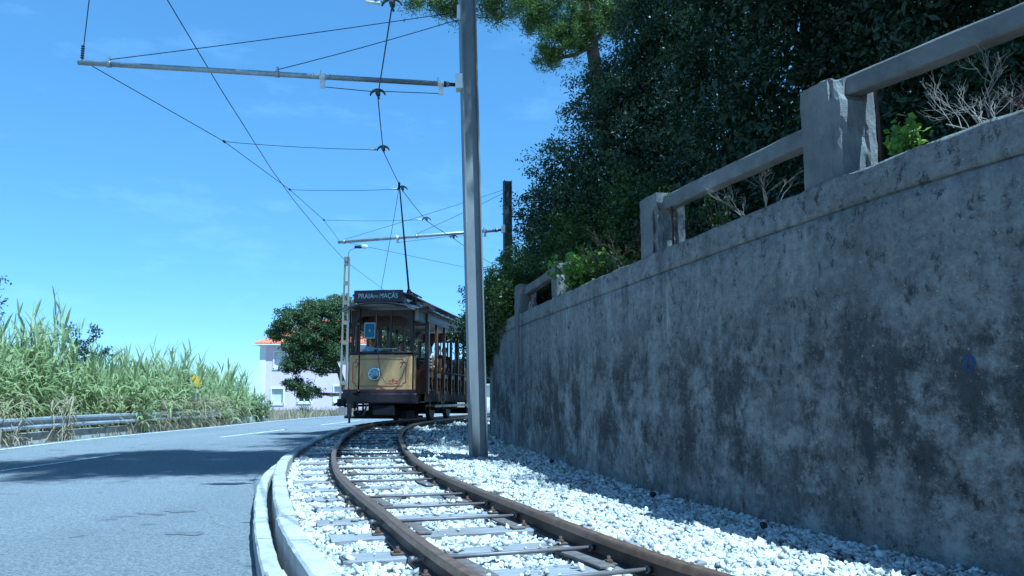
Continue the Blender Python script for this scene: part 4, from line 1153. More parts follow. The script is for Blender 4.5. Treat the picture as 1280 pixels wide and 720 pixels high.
# dry verge in front of the house
g = np.random.default_rng(85)
n = 5200
y = np.concatenate([g.uniform(34, 46, 2600), g.uniform(46, 60, 1600), g.uniform(10, 32, 1000)]); x = road_left(y) - 0.35 - g.uniform(0, 1, n) ** 1.4 * np.where(y > 34, 6, 0.8)
B = np.stack([x, y, gz(y) + ROAD - 0.07], -1)
a = g.uniform(0, 2 * math.pi, n); el = g.uniform(0.9, 1.5, n)
D = np.stack([np.cos(a) * np.cos(el), np.sin(a) * np.cos(el), np.sin(el)], -1)
V, F_ = ribbons(B, D, g.uniform(0.2, 0.75, n) * np.where(y > 34, 1.0, 0.5), g.uniform(0.02, 0.05, n), g.uniform(0.1, 0.5, n), g, 3)
tag(link('dry_grass', npmesh('dry_grass', V, F_), DRYLEAF), 'dry straw-coloured grass on the verge by the house', 'grass', kind='stuff')
for k, (x, y, r_) in enumerate(((-10.9, 42.5, 0.55), (-12.6, 41.0, 0.5), (-14.2, 44, 0.6), (-9.9, 48.5, 0.5))):
    g = np.random.default_rng(190 + k); n = 150
    a = g.uniform(0, 2 * math.pi, n); el = g.uniform(0.35, 1.5, n)
    D = np.stack([np.cos(a) * np.cos(el), np.sin(a) * np.cos(el), np.sin(el)], -1)
    V, F_ = ribbons(np.tile(np.array([x, y, ground_z(y) - 0.07]), (n, 1)) + g.normal(0, 0.08, (n, 3)) * np.array([1, 1, 0]), D, r_ * g.uniform(1.2, 1.9, n), g.uniform(0.03, 0.06, n), g.uniform(0.1, 0.4, n), g, 3)
    tag(link('verge_tuft', npmesh('verge_tuft', V, F_), FARLEAF), ('spiky green tuft on the verge below the lower house windows', 'small spiky green tuft in front of the house corner', 'large spiky green tuft close to the house wall', 'spiky green tuft at the foot of the leafy tree')[k], 'plant', 'spiky tufts on the verge')

# ------------------------------------------------------------------ pink house
PINK = simple('pink_render', (0.70, 0.56, 0.62), 0.9, 0.1, 0, 0.05, 0.6)
WHITE = simple('white_paint', (0.78, 0.78, 0.77), 0.6, 0.3, 0, 0.05, 2)
TILE = simple('roof_tile', (0.56, 0.17, 0.095), 0.85, 0.15, 0, 0.35, 3)
GLASSD = Mat('window_glass', 0.08, 0.6); GLASSD.color((0.03, 0.04, 0.05)); GLASSD = GLASSD.m
BLIND = simple('window_blind', (0.62, 0.62, 0.62), 0.7, 0.2, 0, 0.05)
hx0, hx1, hy0, hy1, hz0, hz1 = -20.1, -9.6, 64.0, 72.0, -0.2, 5.1
house = empty('pink_house', (-13, 64, hz0)); tag(house, 'pale pink two-storey house with terracotta tiled roof behind the leafy tree', 'house'); bpy.context.view_layer.update()
wins = [(-19.05, 0.35, 0.90, 1.15, 'blind'), (-18.95, 3.15, 0.95, 1.25, 'blind'), (-16.95, 0.45, 0.95, 0.95, 'panes'), (-14.1, 0.45, 0.80, 1.25, 'blind'), (-15.4, 3.15, 0.9, 1.25, 'blind'), (-12.0, 3.15, 0.9, 1.25, 'panes'), (-11.5, 0.45, 0.9, 1.25, 'panes')]
# front wall built round its openings
b = MB()
xsb = sorted({hx0, hx1} | {w[0] for w in wins} | {w[0] + w[2] for w in wins})
zsb = sorted({hz0, hz1} | {w[1] for w in wins} | {w[1] + w[3] for w in wins})
for i in range(len(xsb) - 1):
    for j in range(len(zsb) - 1):
        cx, cz = (xsb[i] + xsb[i + 1]) / 2, (zsb[j] + zsb[j + 1]) / 2
        if any(w[0] < cx < w[0] + w[2] and w[1] < cz < w[1] + w[3] for w in wins): continue
        vs = [b.bm.verts.new(p) for p in ((xsb[i], hy0, zsb[j]), (xsb[i + 1], hy0, zsb[j]), (xsb[i + 1], hy0, zsb[j + 1]), (xsb[i], hy0, zsb[j + 1]))]
        b.bm.faces.new(vs)
for w in wins:      # reveals
    x0, z0, x1, z1 = w[0], w[1], w[0] + w[2], w[1] + w[3]
    for (p, q_) in (((x0, z0), (x1, z0)), ((x1, z0), (x1, z1)), ((x1, z1), (x0, z1)), ((x0, z1), (x0, z0))):
        b.bm.faces.new([b.bm.verts.new(v) for v in ((p[0], hy0, p[1]), (q_[0], hy0, q_[1]), (q_[0], hy0 + 0.2, q_[1]), (p[0], hy0 + 0.2, p[1]))])
for poly in (((hx0, hy0), (hx0, hy1)), ((hx1, hy0), (hx1, hy1)), ((hx0, hy1), (hx1, hy1))):
    (ax, ay), (bx_, by_) = poly
    b.bm.faces.new([b.bm.verts.new(v) for v in ((ax, ay, hz0), (bx_, by_, hz0), (bx_, by_, hz1), (ax, ay, hz1))])
put(b.build('wall', PINK), house)
b = MB(); b.box(hx0 - 0.03, hx0 + 0.45, hy0 - 0.03, hy0 + 0.3, hz0, hz1 - 0.02); put(b.build('corner_pilaster', WHITE), house)
for w in wins:
    x0, z0, x1, z1 = w[0], w[1], w[0] + w[2], w[1] + w[3]
    wn_ = MB()
    for (a0, a1, c0, c1) in ((x0 - 0.1, x0, z0 - 0.1, z1 + 0.1), (x1, x1 + 0.1, z0 - 0.1, z1 + 0.1), (x0, x1, z1, z1 + 0.1), (x0 - 0.12, x1 + 0.12, z0 - 0.14, z0)):
        wn_.box(a0, a1, hy0 - 0.05, hy0 + 0.02, c0, c1)
    wo = put(wn_.build('window', WHITE), house)
    pn = MB()
    pn.box(x0, x1, hy0 + 0.10, hy0 + 0.13, z0, z1)
    put(pn.build('pane', BLIND if w[4] == 'blind' else GLASSD), wo)
    if w[4] == 'panes':
        fr = MB()
        for (a0, a1, c0, c1) in ((x0, x1, z0, z0 + 0.07), (x0, x1, z1 - 0.07, z1), (x0, x1, (z0 + z1) / 2 - 0.04, (z0 + z1) / 2 + 0.04), (x0, x0 + 0.07, z0, z1), (x1 - 0.07, x1, z0, z1), ((x0 + x1) / 2 - 0.04, (x0 + x1) / 2 + 0.04, z0, z1)):
            fr.box(a0, a1, hy0 + 0.05, hy0 + 0.098, c0, c1)
        put(fr.build('frame', WHITE), wo)
# hipped roof with ridged tile rows
e = 0.45; zr = hz1 + 2.3
rx0, rx1, ry0, ry1 = hx0 - e, hx1 + e, hy0 - e, hy1 + e
ym = (ry0 + ry1) / 2; ra, rb_ = rx0 + 4.4, rx1 - 4.4
b = MB()
def slope(p0, p1, q0, q1, n):
    """corrugated sheet between eave p0-p1 and ridge q0-q1"""
    rr = []
    for i in range(n * 2 + 1):
        t = i / (n * 2); dz = 0.05 if i % 2 else 0.0
        A = Vector(p0).lerp(Vector(p1), t); Bq = Vector(q0).lerp(Vector(q1), t)
        rr.append([A + Vector((0, 0, dz)), Bq + Vector((0, 0, dz))])
    b.sheet(rr, False)
slope((rx0, ry0, hz1), (rx1, ry0, hz1), (ra, ym, zr), (rb_, ym, zr), 60)
slope((rx0, ry1, hz1), (rx0, ry0, hz1), (ra, ym, zr), (ra, ym, zr), 36)
slope((rx1, ry0, hz1), (rx1, ry1, hz1), (rb_, ym, zr), (rb_, ym, zr), 36)
slope((rx1, ry1, hz1), (rx0, ry1, hz1), (rb_, ym, zr), (ra, ym, zr), 60)
ro = put(b.build('roof', TILE), house)
b = MB(); b.box(rx0 + 0.02, rx1 - 0.02, ry0 + 0.02, ry1 - 0.02, hz1 - 0.14, hz1 - 0.03); put(b.build('eave', WHITE), ro)

# white building with a green door seen through the gap
kb = empty('white_building', (-1.5, 60, -0.2)); tag(kb, 'white building with a green door seen through the gap past the wall end', 'building'); bpy.context.view_layer.update()
b = MB(); b.box(-3.4, 1.4, 62, 65, -0.2, 1.72); put(b.build('wall', WHITE), kb)
b = MB(); b.box(-1.62, -1.46, 61.93, 61.99, 0.05, 1.6); put(b.build('door', simple('green_paint', (0.05, 0.16, 0.10), 0.6)), kb)
b = MB(); b.box(-3.6, 1.6, 61.7, 65.3, 1.721, 1.86); put(b.build('roof', OLDCON), kb)

# ------------------------------------------------------------------ concrete street lamp pole
CONPOLE = simple('pole_concrete', (0.20, 0.185, 0.165), 0.9, 0.1, 0, 0.15, 3, 0.2)
lp = empty('street_lamp', (-8.78, 42, ground_z(42))); tag(lp, 'slotted concrete lamp post with curved arm beside the leafy tree', 'street lamp'); bpy.context.view_layer.update()
def Wp(z): return 0.20 - 0.07 * z / 9.0       # half width at height z
b = MB(); H = 8.2; z0 = ground_z(42)
for sx in (-1, 1):
    b.prism([(sx * Wp(0), z0 - 0.1), (sx * (Wp(0) - 0.085), z0 - 0.1), (sx * (Wp(H) - 0.055), H), (sx * Wp(H), H)], 'y', -0.10, 0.10)
for zz in np.arange(0.5, 8.0, 1.05):
    b.box(-Wp(zz) + 0.03, Wp(zz) - 0.03, -0.09, 0.09, zz - 0.10, zz + 0.10)
b.box(-Wp(0.0) + 0.03, Wp(0.0) - 0.03, -0.09, 0.09, z0 - 0.1, 0.3)
b.box(-0.13, 0.13, -0.11, 0.11, H - 0.25, H + 0.01)
o = b.build('post', CONPOLE); o.location = (-8.78, 42, 0); put(o, lp)
b = MB(); b.tube([(-8.70, 41.9, 7.9), (-8.70, 41.88, 8.38), (-8.60, 41.86, 8.58), (-8.32, 41.86, 8.68), (-8.04, 41.86, 8.72)], 0.026, 8); put(b.build('arm', GALV), lp)
b = MB(); b.lathe([(0.03, -0.38), (0.075, -0.36), (0.085, -0.05), (0.075, 0.0)], (-8.0, 41.86, 8.73), 'x', 12); lh = put(b.build('lamp_housing', DARK), lp)
b = MB(); b.lathe([(0.075, 0.0), (0.115, 0.05), (0.12, 0.2), (0.08, 0.30), (0.01, 0.32)], (-7.998, 41.86, 8.74), 'x', 14); put(b.build('lamp_globe', simple('lamp_glass', (0.72, 0.73, 0.73), 0.25, 0.5, 0, 0.03)), lp)

# ------------------------------------------------------------------ catenary masts and wires
STEEL = Mat('mast_steel', 0.55, 0.5, 0.35)
_c = STEEL.ramp(STEEL.noise(2.2, 6, 0.7, 'pos', (1, 1, 0.3)), [(0.3, (0.165, 0.16, 0.156)), (0.7, (0.27, 0.262, 0.256))])
STEEL.color(_c); STEEL = STEEL.m
WIRE = simple('wire', (0.03, 0.03, 0.035), 0.5, 0.4, 0.5, 0.1)
COPPER = simple('trolley_copper', (0.05, 0.04, 0.04), 0.5, 0.5, 0.6, 0.1)
RUSTYH = simple('old_mast_steel', (0.075, 0.075, 0.08), 0.7, 0.3, 0.3, 0.3, 5)
PORC = simple('insulator_white', (0.62, 0.62, 0.60), 0.5, 0.4, 0, 0.1)

def h_mast(name, label, base, top, mat, group):
    b = MB()
    w, f, tw = 0.118, 0.019, 0.009
    b.box(-w, -w + f, -0.11, 0.11, 0, 1.0); b.box(w - f, w, -0.11, 0.11, 0, 1.0); b.box(-w + f + 0.0005, w - f - 0.0005, -tw, tw, 0, 1.0)
    base, top = Vector(base), Vector(top); L_ = (top - base).length
    for v in b.bm.verts: v.co.z *= L_
    root = empty('catenary_mast', base); tag(root, label, 'mast', group); bpy.context.view_layer.update()
    o = b.build('mast_column', mat)
    d = (top - base).normalized(); o.rotation_euler = d.to_track_quat('Z', 'Y').to_euler(); o.rotation_euler.z += 0
    o.location = base
    Mx = Matrix.Identity(3); xax = Vector((math.cos(R(13)), math.sin(R(13)), 0)); yax = d.cross(xax).normalized(); xax = yax.cross(d)
    M4 = Matrix((xax, yax, d)).transposed().to_4x4(); M4.translation = base; o.matrix_world = M4
    bpy.context.view_layer.update(); put(o, root)
    return root
def mast_on(base, dx_per_m, z): return Vector((base[0] + dx_per_m * (z - base[2]), base[1], z))
def wire_tube(name, pts, r, mat, parent, sag=0.0, n=10):
    P = []
    for i in range(len(pts) - 1):
        a, c = Vector(pts[i]), Vector(pts[i + 1])
        for k in range(n):
            t = k / n; q = a.lerp(c, t); q.z -= sag * 4 * t * (1 - t); P.append(q)
    P.append(Vector(pts[-1]))
    b = MB(); b.tube(P, r, 6)
    o = b.build(name, mat)
    if parent is not None: put(o, parent)
    return o
def ear(pos, r=0.095, parent=None, mat=RUSTYH, ang=0.0):
    """curved pull-off ear that grips the trolley wire from above"""
    b = MB(); c = Vector(pos)
    b.tube([c + Vector((math.cos(a) * r * 1.1, 0, math.sin(a) * r * 0.95)) for a in np.linspace(0.15, math.pi - 0.05, 9)], [0.010, 0.016, 0.020, 0.022, 0.022, 0.022, 0.020, 0.016, 0.010], 6)
    b.box(c.x - 0.028, c.x + 0.028, c.y - 0.06, c.y + 0.06, c.z + r * 0.15, c.z + r * 0.95, 0.006)
    b.tube([c + Vector((0, -0.12, 0.008)), c + Vector((0, 0.12, 0.008))], 0.014, 6)
    return put(b.build('pull_off_ear', mat), parent)

TW = [(1.9, 0.8, 5.0), (0.1, 4.2, 5.02), (-1.33, 8.35, 5.05), (-1.95, 11.13, 5.10), (-2.34, 14.06, 5.20), (-2.42, 17.21, 5.30), (-2.26, 20.70, 5.40), (-1.73, 23.30, 5.45), (-1.10, 26.6, 5.5), (0.2, 31.5, 5.5), (2.2, 37, 5.5)]
tw = empty('trolley_wire', TW[3]); tag(tw, 'copper trolley wire curving above the track centre with its curved ears', 'wire'); bpy.context.view_layer.update()
put(wire_tube('contact_wire', TW, 0.0085, COPPER, None, 0.01), tw)
for q in TW[2:8]: ear((q[0], q[1], q[2] + 0.0), 0.10, tw)

GM = 'catenary masts'
def bracket(root, mp_, end, hang_z, hx, pts_stay, arm_r, mat):
    """tubular arm with clamp, two stays and the span wire that carries the trolley wire"""
    a, e_ = Vector(mp_), Vector(end)
    d = (e_ - a).normalized()
    b = MB(); b.tube([a + d * 0.16, e_], arm_r, 12); arm = put(b.build('bracket_arm', mat), root)
    b = MB(); b.tube([a + d * 0.02, a + d * 0.24], arm_r * 0.72, 10); b.tube([a + d * 0.20, a + d * 0.24], arm_r * 1.15, 10)
    put(b.build('arm_insulator', DARK), root)
    b = MB(); b.box(a.x - 0.055, a.x + 0.055, a.y - 0.13, a.y + 0.05, a.z - 0.10, a.z + 0.13, 0.008, jit=0.004); put(b.build('arm_clamp', PORC), root)
    for st, sp_ in pts_stay:
        q = a + d * ((Vector(sp_) - a).dot(d))
        put(wire_tube('stay_wire', [st, q + Vector((0, 0, arm_r + 0.03))], 0.006, WIRE, None, 0.02), root)
        b = MB(); b.tube([q - d * 0.03, q + d * 0.03], arm_r * 1.25, 10); b.box(q.x - 0.012, q.x + 0.012, q.y - 0.02, q.y + 0.02, q.z + arm_r * 0.8, q.z + arm_r + 0.07); put(b.build('stay_clamp', mat), root)
    hp = []
    for x_ in hx:
        t = (x_ - a.x) / (e_.x - a.x); q = a.lerp(e_, t)
        b = MB(); b.tube([q - d * 0.045, q + d * 0.045], arm_r * 1.22, 10)
        b.box(q.x - 0.012 - 0.045, q.x + 0.012 - 0.045, q.y - 0.02, q.y + 0.02, q.z + arm_r, q.z + arm_r + 0.06)
        b.box(q.x - 0.035, q.x + 0.035, q.y - 0.012, q.y + 0.012, q.z - 0.17, q.z - arm_r * 0.6)
        put(b.build('hanger', PORC), root); hp.append(Vector((q.x, q.y, q.z - 0.15)))
    return hp

base1 = (-0.46, 11.43, BED - 0.25); top1 = (-0.705, 11.43, 7.4)
sl = (top1[0] - base1[0]) / (top1[2] - base1[2])
m1 = h_mast('catenary_mast', 'grey steel mast standing in the ballast with a long arm over the track', base1, top1, STEEL, GM)
mp1 = mast_on(base1, sl, 5.39); mp1.x -= 0.14
stp = mast_on(base1, sl, 6.55); stp.x -= 0.12; 
hp = bracket(m1, mp1, (-6.06, 10.64, 5.40), 0, (-2.76, -1.06), ((stp, (-5.66, 10.71, 5.42)), (stp - Vector((0, 0, 0.12)), (-3.40, 11.08, 5.42))), 0.038, GALV)
put(wire_tube('span_wire', [hp[0], (-2.05, 11.13, 5.17)], 0.006, WIRE, None, 0.0), m1)
put(wire_tube('span_wire', [hp[1], (-1.85, 11.13, 5.17)], 0.006, WIRE, None, 0.0), m1)
b = MB(); b.box(stp.x - 0.03, stp.x + 0.03, 11.34, 11.40, 6.4, 6.62, 0.008); put(b.build('stay_bracket', PORC), m1)

base2 = (-0.10, 23.3, 0.0); top2 = (-0.14, 23.3, 7.2)
m2 = h_mast('catenary_mast', 'dark steel mast with a second arm, its foot hidden by the hanging shrubs', base2, top2, RUSTYH, GM)
mp2 = Vector((-0.26, 23.25, 5.70)); stp2 = Vector((-0.26, 23.2, 6.9))
hp = bracket(m2, mp2, (-5.53, 25.06, 5.68), 0, (-3.55, -0.80), ((stp2, (-5.33, 24.98, 5.65)), (stp2 - Vector((0, 0, 0.1)), (-2.94, 24.14, 5.65))), 0.05, GALV)
put(wire_tube('span_wire', [hp[0], (-1.85, 23.35, 5.52)], 0.006, WIRE, None, 0.0), m2)
put(wire_tube('span_wire', [hp[1], (-1.62, 23.3, 5.52)], 0.006, WIRE, None, 0.0), m2)

# backbone line between the arm ends with its pull-off wires to the trolley wire
BB = [(3.0, -3.6, 5.4), (-1.0, 2.2, 5.4), (-4.98, 8.87, 5.40), (-6.02, 10.66, 5.44), (-5.26, 14.12, 5.40), (-5.05, 17.70, 5.45), (-5.11, 21.27, 5.55), (-5.50, 25.05, 5.72), (-1.82, 30.0, 5.69), (0.8, 33.5, 5.7)]
bl = empty('pull_off_line', BB[3]); tag(bl, 'thin steel line strung between the arm ends with wires pulling the trolley wire', 'wire'); bpy.context.view_layer.update()
put(wire_tube('backbone_line', BB, 0.0065, WIRE, None, 0.0), bl)
for a, c in ((BB[4], TW[4]), (BB[5], TW[5]), (BB[6], TW[6])):
    put(wire_tube('pull_off_wire', [a, (c[0] - 0.1, c[1], c[2] + 0.03)], 0.0055, WIRE, None, 0.03), bl)
    b = MB(); b.tube([Vector(a) - Vector((0.0, 0.04, 0)), Vector(a) + Vector((0.0, 0.04, 0))], 0.022, 8); put(b.build('clamp', DARK), bl)
    b = MB(); b.tube([(c[0] - 0.26, c[1], c[2] + 0.035), (c[0] - 0.13, c[1], c[2] + 0.03)], 0.02, 8); put(b.build('strain_insulator', PORC), bl)
put(wire_tube('pull_off_wire', [(-4.3, 7.6, 5.42), (-1.43, 8.35, 5.10)], 0.0055, WIRE, None, 0.02), bl)
b = MB(); b.tube([(-1.62, 8.35, 5.10), (-1.46, 8.35, 5.09)], 0.02, 8); put(b.build('strain_insulator', PORC), bl)
b = MB()
for k in range(6): b.lathe([(0.012, 0), (0.026, 0.012), (0.026, 0.02), (0.012, 0.032)], (-6.02, 10.66, 5.46 + 0.034 * k), 'z', 10)
put(b.build('end_insulator', DARK), bl)

cab = wire_tube('telephone_cable', [(-4.15, -10, 10.6), (-5.15, 0.0, 9.35), (-6.59, 14.4, 8.3), (-6.98, 18.3, 8.1), (-7.61, 24.6, 7.92), (-8.01, 28.6, 7.96), (-8.48, 36, 7.90), (-8.82, 42.1, 7.95), (-9.5, 60.0, 8.75), (-9.4, 72, 9.3)], 0.012, WIRE, None, 0.0)
tag(cab, 'thick black cable slung across the sky to the concrete lamp post', 'cable')

# ------------------------------------------------------------------ tram
TX, TY = -2.59, 23.3
TRZ = -math.atan(0.145)
tram = empty('tram', (TX, TY, float(gz(TY))), TRZ)
tag(tram, 'old open-sided wooden tram with a cream front panel and clerestory roof', 'tram')
PURPLE = simple('dark_maroon_paint', (0.028, 0.014, 0.017), 0.45, 0.45, 0, 0.25, 5)
SIGNM = simple('sign_maroon', (0.055, 0.016, 0.026), 0.5, 0.4, 0, 0.2, 5)
CREAM = Mat('yellow_panel_paint', 0.38, 0.5)
CREAM.color(CREAM.ramp(CREAM.noise(2.0, 5, 0.6), [(0.3, (0.49, 0.30, 0.115)), (0.7, (0.56, 0.35, 0.14))])).bump(CREAM.noise(3, 3), 0.08, 0.03); CREAM = CREAM.m
OFFW = simple('cream_white_paint', (0.50, 0.48, 0.43), 0.6, 0.3, 0, 0.12, 5)
ROOFG = simple('canvas_roof', (0.27, 0.26, 0.26), 0.8, 0.2, 0, 0.2, 4)
VARN = Mat('varnished_wood', 0.4, 0.5)
_f = VARN.noise(9, 5, 0.7, 'Object', (6, 6, 0.5))
VARN.color(VARN.ramp(_f, [(0.3, (0.050, 0.020, 0.011)), (0.7, (0.135, 0.055, 0.027))])); VARN = VARN.m
DARKW = simple('dark_wood', (0.055, 0.028, 0.018), 0.55, 0.4, 0, 0.35, 6)
PLANK = simple('old_plank', (0.10, 0.068, 0.048), 0.8, 0.2, 0, 0.35, 5)
BLACK = simple('underframe_black', (0.016, 0.016, 0.018), 0.75, 0.25, 0.1, 0.35, 6)
IRON = simple('worn_iron', (0.06, 0.05, 0.047), 0.55, 0.4, 0.6, 0.3, 9)
REDL = simple('red_lining', (0.33, 0.035, 0.025), 0.5, 0.4, 0, 0.1)
CHROME = simple('lamp_rim', (0.62, 0.64, 0.66), 0.22, 0.5, 0.9, 0.08)
GLASS = Mat('clear_glass', 0.03, 0.5)
GLASS.b.inputs['Transmission Weight'].default_value = 1.0; GLASS.b.inputs['IOR'].default_value = 1.02; GLASS.color((0.95, 0.97, 0.97)); GLASS = GLASS.m
ROPE = simple('rope', (0.16, 0.14, 0.12), 0.9, 0.1, 0, 0.1)

def T(name, mb_, mat, parent=None):
    o = mb_.build(name, mat, tram if parent is None else parent)
    return o
YF = -4.10       # front face of the dash (local y)
# --- underframe, truck and wheels
b = MB(); b.box(-0.80, 0.80, -3.25, 3.25, 0.50, 0.70, 0.01); T('underframe', b, BLACK)
for sy in (-1, 1):
    b = MB(); b.box(-0.76, 0.76, min(sy * 3.2, sy * 4.05), max(sy * 3.2, sy * 4.05), 0.60, 0.74, 0.01); T('platform', b, BLACK)
for sx in (-1, 1):
    b = MB(); b.box(sx * 0.62 - 0.04, sx * 0.62 + 0.04, -1.75, 1.75, 0.30, 0.47, 0.01)
    for yy in (-1.0, 1.0): b.box(sx * 0.63 - 0.07, sx * 0.63 + 0.07, yy - 0.13, yy + 0.13, 0.27, 0.54, 0.015)
    for yy in (-1.5, -0.5, 0.5, 1.5): b.lathe([(0.06, 0.28), (0.075, 0.33), (0.06, 0.38), (0.075, 0.43), (0.06, 0.50)], (sx * 0.62, yy, 0), 'z', 10)
    T('truck_frame', b, BLACK)
for yy in (-1.0, 1.0):
    for sx in (-1, 1):
        b = MB(); b.lathe([(0.06, -0.05), (0.30, -0.045), (0.365, -0.045), (0.375, 0.02), (0.40, 0.025), (0.40, 0.045), (0.05, 0.045)], (0, 0, 0), 'x', 26)
        w = T('wheel', b, IRON); w.location = (sx * 0.49, yy, 0.372); w.rotation_euler = (0, 0, 0 if sx < 0 else math.pi)
        b = MB(); b.lathe([(0.07, -0.11), (0.09, -0.09), (0.09, -0.046)], (0, 0, 0), 'x', 12); o = b.build('hub', BLACK, w)
    b = MB(); b.tube([(-0.46, yy, 0.372), (0.46, yy, 0.372)], 0.055, 10); T('axle', b, IRON)
b = MB(); b.box(-0.36, 0.36, -0.7, 0.7, 0.16, 0.48, 0.04); T('motor', b, BLACK)
b = MB(); b.box(-0.70, -0.30, -2.75, -1.75, 0.22, 0.49, 0.02); T('resistor_box', b, BLACK)
b = MB(); b.lathe([(0.10, -0.55), (0.14, -0.5), (0.14, 0.5), (0.10, 0.55)], (0.15, -2.3, 0.34), 'x', 14); T('air_tank', b, BLACK)
# lifeguard trays under both ends
for sy in (-1, 1):
    b = MB()
    for k in range(9): b.box(-0.72 + k * 0.175, -0.68 + k * 0.175, min(sy * 2.85, sy * 3.65), max(sy * 2.85, sy * 3.65), 0.13, 0.155)
    b.box(-0.76, 0.76, sy * 3.66 - 0.025, sy * 3.66 + 0.025, 0.10, 0.30); b.box(-0.76, 0.76, sy * 2.84 - 0.02, sy * 2.84 + 0.02, 0.11, 0.17)
    for x in (-0.6, 0.6): b.box(x - 0.02, x + 0.02, sy * 3.45 - 0.02, sy * 3.45 + 0.02, 0.15, 0.60)
    T('lifeguard', b, BLACK)
# bumper beams, slightly bowed
for sy in (-1, 1):
    b = MB(); rows = []
    for x in np.linspace(-0.93, 0.93, 13):
        yb = sy * (4.26 - 0.16 * (x / 0.93) ** 2)
        rows.append([(x, yb - sy * 0.16, 0.46), (x, yb, 0.47), (x, yb + sy * 0.012, 0.50), (x, yb + sy * 0.012, 0.68), (x, yb, 0.71), (x, yb - sy * 0.16, 0.72), (x, yb - sy * 0.16, 0.46)])
    b.sheet(rows, False); b.bm.faces.new(b.bm.verts[:6] if False else [v for v in b.bm.verts][:0]) if False else None
    T('bumper', b, PURPLE)
    b = MB(); rows = []
    for x in np.linspace(-0.88, 0.88, 13):
        yb = sy * (4.22 - 0.12 * (x / 0.88) ** 2)
        rows.append([(x, yb - sy * 0.12, 0.721), (x, yb, 0.721), (x, yb, 0.80), (x, yb - sy * 0.12, 0.80)])
    b.sheet(rows, False); T('sill', b, SIGNM)
# coupler hanging left of the centre, with hoses
b = MB(); b.box(-0.66, -0.50, -4.46, -4.20, 0.36, 0.50, 0.02); b.box(-0.63, -0.53, -4.52, -4.44, 0.14, 0.46, 0.02)
b.tube([(-0.58, -4.48, 0.20), (-0.58, -4.47, 0.02)], 0.028, 8); b.tube([(-0.70, -4.46, 0.16), (-0.45, -4.46, 0.16)], 0.035, 8)
T('coupler', b, IRON)
b = MB(); b.tube([(-0.46, -4.30, 0.5), (-0.40, -4.42, 0.30), (-0.34, -4.40, 0.16), (-0.30, -4.30, 0.20), (-0.24, -4.25, 0.42)], 0.025, 8); T('brake_hose', b, BLACK)
b = MB(); b.box(-1.0, -0.84, -4.20, -3.98, 0.40, 0.58, 0.02); b.tube([(-0.92, -4.2, 0.5), (-1.02, -4.32, 0.44)], 0.03, 8); T('step_bracket', b, BLACK)
b = MB(); b.lathe([(0.03, 0), (0.06, 0.02), (0.06, 0.05)], (-0.50, -4.29, 0.66), 'z', 10); T('bell_knob', b, BLACK)
b = MB(); b.box(-0.12, 0.42, -4.22, -4.02, 0.18, 0.44, 0.03); T('brake_gear', b, BLACK)

# --- front and rear dash
def dash(sy):
    hw = 0.785
    prof = []
    for a in np.linspace(0, math.pi / 2, 6): prof.append((-(hw - 0.12) - 0.12 * math.cos(a), (abs(YF) - 0.12 + 0.12 * math.sin(a)) * sy))
    left = [(-hw, 3.65 * sy)] + prof
    full = left + [(-x, y) for x, y in left[::-1]]
    b = MB()
    rows = [[(x, y, z) for x, y in full] for z in np.linspace(0.80, 1.60, 8)]
    # rounded top corners
    rows.append([(x * 0.993, y, 1.625) for x, y in full])
    b.sheet(rows)
    inner = [[(x * 0.985, y - sy * 0.018, z) for x, y in full] for z in (0.80, 1.625)]
    b.sheet(inner)
    d = T('dash_panel', b, CREAM)
    # red lining with notched corners
    b = MB(); y0 = YF * -sy * -1 if False else abs(YF) * sy
    yl0, yl1 = y0 + sy * 0.001, y0 + sy * 0.006
    x0, x1, z0, z1, nt, t = -0.66, 0.66, 0.885, 1.525, 0.085, 0.0075
    pts = [(x0 + nt, z0), (x1 - nt, z0), (x1 - nt * 0.8, z0 + nt * 0.8), (x1, z0 + nt), (x1, z1 - nt), (x1 - nt * 0.8, z1 - nt * 0.8), (x1 - nt, z1), (x0 + nt, z1), (x0 + nt * 0.8, z1 - nt * 0.8), (x0, z1 - nt), (x0, z0 + nt), (x0 + nt * 0.8, z0 + nt * 0.8)]
    for i in range(len(pts)):
        a, c = Vector((pts[i][0], 0, pts[i][1])), Vector((pts[(i + 1) % 12][0], 0, pts[(i + 1) % 12][1]))
        dd = (c - a).normalized(); n_ = Vector((-dd.z, 0, dd.x)) * t
        vs = [a + n_, c + n_, c - n_, a - n_]
        A = [b.bm.verts.new((v.x, yl0, v.z)) for v in vs]; B_ = [b.bm.verts.new((v.x, yl1 + sy * 0.0002 * (i % 2), v.z)) for v in vs]
        b.bm.faces.new(B_)
        for k in range(4): b.bm.faces.new((A[k], A[(k + 1) % 4], B_[(k + 1) % 4], B_[k]))
    b.build('red_lining', REDL, d)
    # top rail
    b = MB(); b.tube([(x, y, 1.675) for x, y in full], 0.035, 8); T('dash_rail', b, PURPLE)
    # headlight
    hx_ = -0.09 * (1 if sy < 0 else -1)
    b = MB(); b.lathe([(0.10, 0.0), (0.135, -0.03 * -sy), (0.150, 0.06 * sy), (0.158, 0.075 * sy), (0.158, 0.095 * sy), (0.135, 0.10 * sy)], (hx_, y0, 1.165), 'y', 28)
    h = T('headlight', b, CHROME)
    b = MB(); b.lathe([(0.132, 0.094 * sy), (0.125, 0.108 * sy), (0.08, 0.122 * sy), (0.02, 0.128 * sy)], (hx_, y0, 1.165), 'y', 28)
    lm = Mat('headlight_glass', 0.06, 0.6, 0.4); lm.color(lm.ramp(lm.noise(9, 4), [(0.35, (0.10, 0.14, 0.17)), (0.65, (0.34, 0.40, 0.44))])); lo = b.build('lens', lm.m, h)
    b = MB(); b.lathe([(0.022, 0.129 * sy), (0.018, 0.137 * sy), (0.004, 0.142 * sy)], (hx_, y0, 1.18), 'y', 12); b.build('bulb', OFFW, h)
    return d
dfront = dash(-1); dash(1)

